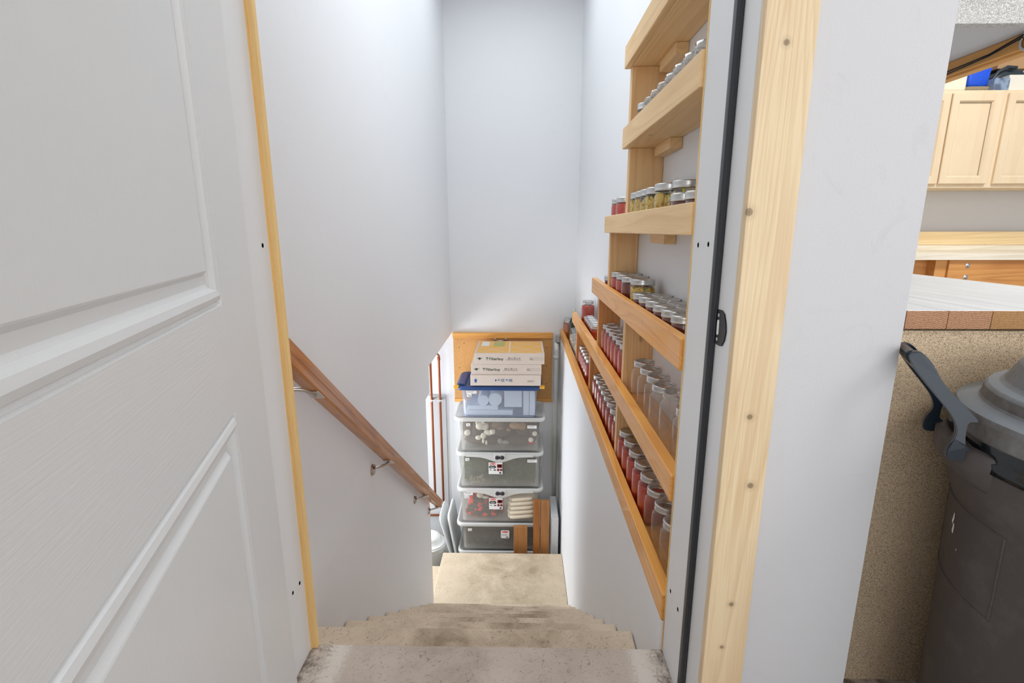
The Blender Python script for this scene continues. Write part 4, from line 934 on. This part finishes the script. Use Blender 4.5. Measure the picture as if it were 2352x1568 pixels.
t = empty('carry_case', (3.24, 3.8, ZT_)); tag(t, 'dark jug shaped case with arched handle on the cabinets', 'case')
dk = mat('dark_teal_plastic', sr(44, 56, 62), .4)
part(MB().rings([rrect(w_, .16, .03, z, 3.30, 3.84) for w_, z in ((.22, ZT_+.001), (.24, ZT_+.10), (.16, ZT_+.14), (.06, ZT_+.16))]), 'case_body', dk, t)
part(MB().tube([(3.145, 3.74, ZT_+.02), (3.155, 3.74, ZT_+.08), (3.185, 3.74, ZT_+.13), (3.24, 3.74, ZT_+.16), (3.30, 3.74, ZT_+.155)], .010, 8), 'handle', dk, t)
m_ = mat('grey_print_carton', sr(120, 136, 156), .6); nt_ = m_.node_tree; _, raw_ = coords(nt_, (1, 1, .35)); base(m_, ramp(nt_, noise(nt_, raw_, 22, 1), [(.45, sr(132, 150, 172)), (.6, sr(84, 98, 120))]))
tag(MB().box((3.115, 3.672, ZT_), (3.215, 3.73, ZT_+.075), .002, rot=Matrix.Rotation(0, 4, 'Y')).build('printed_carton', m_), 'low blue grey printed carton in front of the dark case', 'carton')
tag(MB().box((3.222, 3.69, ZT_), (3.48, 3.75, ZT_+.098), .002).build('white_carton', mat('cream_carton', sr(222, 218, 204), .7)), 'white carton at the picture edge on top of the cabinets', 'carton')
tag(MB().box((3.225, 3.80, ZT_+.165), (3.45, 3.95, ZT_+.34), .002).build('brown_carton', M['card']), 'brown carton resting on the dark case above the cabinets', 'carton')

# ------------------------------------------------------------------ trash can
CX, CY = 1.04, .748
t = empty('trash_can', (CX, CY, 0)); tag(t, 'large dark brown plastic trash can with grey domed lid', 'trash can')
MB().lathe([(.235, .002), (.245, .012), (.247, .05), (.262, .585), (.2635, .60), (.272, .612), (.277, .64), (.279, .688), (.274, .694), (.266, .69), (.262, .60), (.240, .02)], 96, caps=(True, True)).build('can_body', M['can'], t)
az0 = math.radians(25); rd = Vector((-math.cos(az0), math.sin(az0), 0)); td = Vector((math.sin(az0), math.cos(az0), 0))
# recessed panel on the front of the can
def pp(azd, z, r): a = math.radians(azd); return (-r*math.cos(a), r*math.sin(a), z)
def rcan(z): return .247+(.262-.247)*(z-.05)/.535
def patch(az_a, az_b, zb, zt, off, m_, name, slope=0):
    mb = MB(); n = 22; rows = []
    for j in range(9):
        row = []
        for i in range(n+1):
            az_ = az_a+(az_b-az_a)*i/n; z = zb+(zt-zb)*j/8
            row.append(Vector(pp(az_, z, rcan(z)+off)))
        rows.append(row)
    rows2 = [[v+Vector((v.x, v.y, 0)).normalized()*.0028 for v in r] for r in rows]
    vs = [[mb.bm.verts.new(v) for v in r] for r in rows2]
    for a, b in zip(vs, vs[1:]):
        for k in range(n): f = mb.bm.faces.new((a[k], a[k+1], b[k+1], b[k])); f.smooth = True
    loop = [(rows[0], rows2[0]), (rows[-1], rows2[-1])]
    edges = rows[0]+[r[-1] for r in rows]+rows[-1][::-1]+[r[0] for r in rows][::-1]
    o = mb.build(name, m_, t); return o, edges, rows2
o, edges, rows2 = patch(46, -2.5, .432, .586, -.0035, M['canpanel'], 'smooth_panel'); o['label'] = 'smoother rectangular panel with scuffs'
eb = rows2[0]+[r[-1] for r in rows2[1:-1]]+rows2[-1][::-1]+[r[0] for r in rows2[1:-1]][::-1]
mb = MB(); mb.tube([v+Vector((v.x, v.y, 0)).normalized()*.0006 for v in eb]+[eb[0]], .0022, 6); mb.build('panel_rim', M['can'], t)
mb = MB(); rnd = random.Random(4)
for (azd, z, s_) in ((24, .555, .007), (23, .535, .008), (24.6, .545, .005), (18, .503, .002)):
    pts = []
    for k in range(9):
        a = k*2*PI/9; rr = s_*rnd.uniform(.5, 1.2); pts.append(pp(azd+rr*math.cos(a)*150*.9, z+rr*math.sin(a)*1.4, rcan(z)+.0006))
    f = mb.bm.faces.new([mb.bm.verts.new(p) for p in pts])
mb.build('paint_flecks', M['white_ink'], t)
# handle boss on the rim
mb = MB(); rs = []
for k in range(13):
    az_ = math.radians(2+46*k/12); e = math.sin(PI*k/12)**.35*.030+.001
    q = lambda r, z: (-r*math.cos(az_), r*math.sin(az_), z)
    rs.append([q(.270, .640), q(.274+e*.5, .655), q(.274+e, .680), q(.274+e, .708), q(.270+e*.6, .716), q(.268, .70)])
mb.rings(rs); mb.build('rim_boss', M['can'], t)
# bag
mb = MB(); rs = []
for j_, (r0, z0_) in enumerate(((.276, .692), (.2815, .684), (.2845, .690), (.2855, .700), (.281, .708), (.279, .714), (.283, .721), (.283, .728), (.276, .734), (.25, .735))):
    am = (0, .3, 1, 1.3, 1.1, 1.2, 1.0, .6, .2, 0)[j_]
    rs.append([((r0+am*(.0028*math.sin(5*a+j_*.5)+.0018*math.sin(13*a+j_*1.1)+.0010*math.sin(31*a+j_*2.3)))*math.cos(a), (r0+am*(.0028*math.sin(5*a+j_*.5)+.0018*math.sin(13*a+j_*1.1)+.0010*math.sin(31*a+j_*2.3)))*math.sin(a), z0_+am*.004*math.sin(4*a+j_)) for a in [k*2*PI/180 for k in range(180)]])
mb.rings(rs, caps=(False, False))
tag(mb.build('bin_bag', M['bag'], None, loc=(CX, CY, 0)), 'black plastic bag bunched between the can rim and its lid', 'bin bag')
# lid
L = MB().lathe([(.265, .728), (.2815, .729), (.2845, .734), (.2825, .760), (.279, .769), (.250, .776), (.247, .780), (.245, .797), (.240, .803), (.226, .806), (.220, .812), (.205, .842), (.198, .850), (.180, .856), (.10, .864), (.01, .866)], 96).build('lid', M['canlid'], t); L['label'] = 'grey domed lid with dust'
MB().lathe([(.020, 0), (.020, .006), (.014, .011), (.004, .012)], 16, (-.13, -.06, .860), sy=1).build('lid_knob', M['canlid'], L)
# bail handle
near = [(.309, .690), (.281, .695), (.282, .712), (.290, .721), (.290, .756), (.277, .760), (.287, .773), (.328, .817), (.348, .850), (.367, .868), (.382, .862), (.374, .842), (.351, .812), (.322, .777), (.309, .757), (.304, .736), (.312, .712)]
H = empty('handle'); H.parent = t; H['label'] = 'blue black locking bail handle raised above the rim'
def smooth_poly(P, n=4):
    out_ = []; m_ = len(P)
    for i in range(m_):
        p0, p1, p2, p3 = (Vector(P[(i+k) % m_]) for k in (-1, 0, 1, 2))
        for q in range(n):
            t_ = q/n; v = .5*((2*p1)+(p2-p0)*t_+(2*p0-5*p1+4*p2-p3)*t_**2+(3*p1-p0-3*p2+p3)*t_**3); out_.append((v.x, v.y))
    return out_
def shear(mb_, top):       # the two arms lean together towards the grip
    for v in mb_.bm.verts:
        k_ = min(1, max(0, (v.co.z-.72)/.14)); v.co += td*(top*k_)
for off, top in ((-.078, .020), (.064, -.050)):
    mb = MB(); mb.prism(smooth_poly(near, 3), tuple(td*off), tuple(rd), (0, 0, 1), tuple(td), .014, None, .0012); shear(mb, top); mb.build('handle_arm', M['handleplastic'], H)
mb = MB(); gp = [(.352, .846), (.366, .862), (.376, .868), (.384, .864), (.382, .854), (.374, .842), (.364, .832)]
mb.prism(smooth_poly(gp, 3), tuple(td*-.050), tuple(rd), (0, 0, 1), tuple(td), .072, None, .001); mb.build('handle_grip', M['handleplastic'], H)
mb = MB()
for k in range(7):
    a = td*(-.046+.0098*k); mb.prism([(.366, .834), (.378, .846), (.3845, .856), (.3855, .862), (.372, .846)], tuple(a), tuple(rd), (0, 0, 1), tuple(td), .005)
mb.build('grip_ribs', M['black'], H)
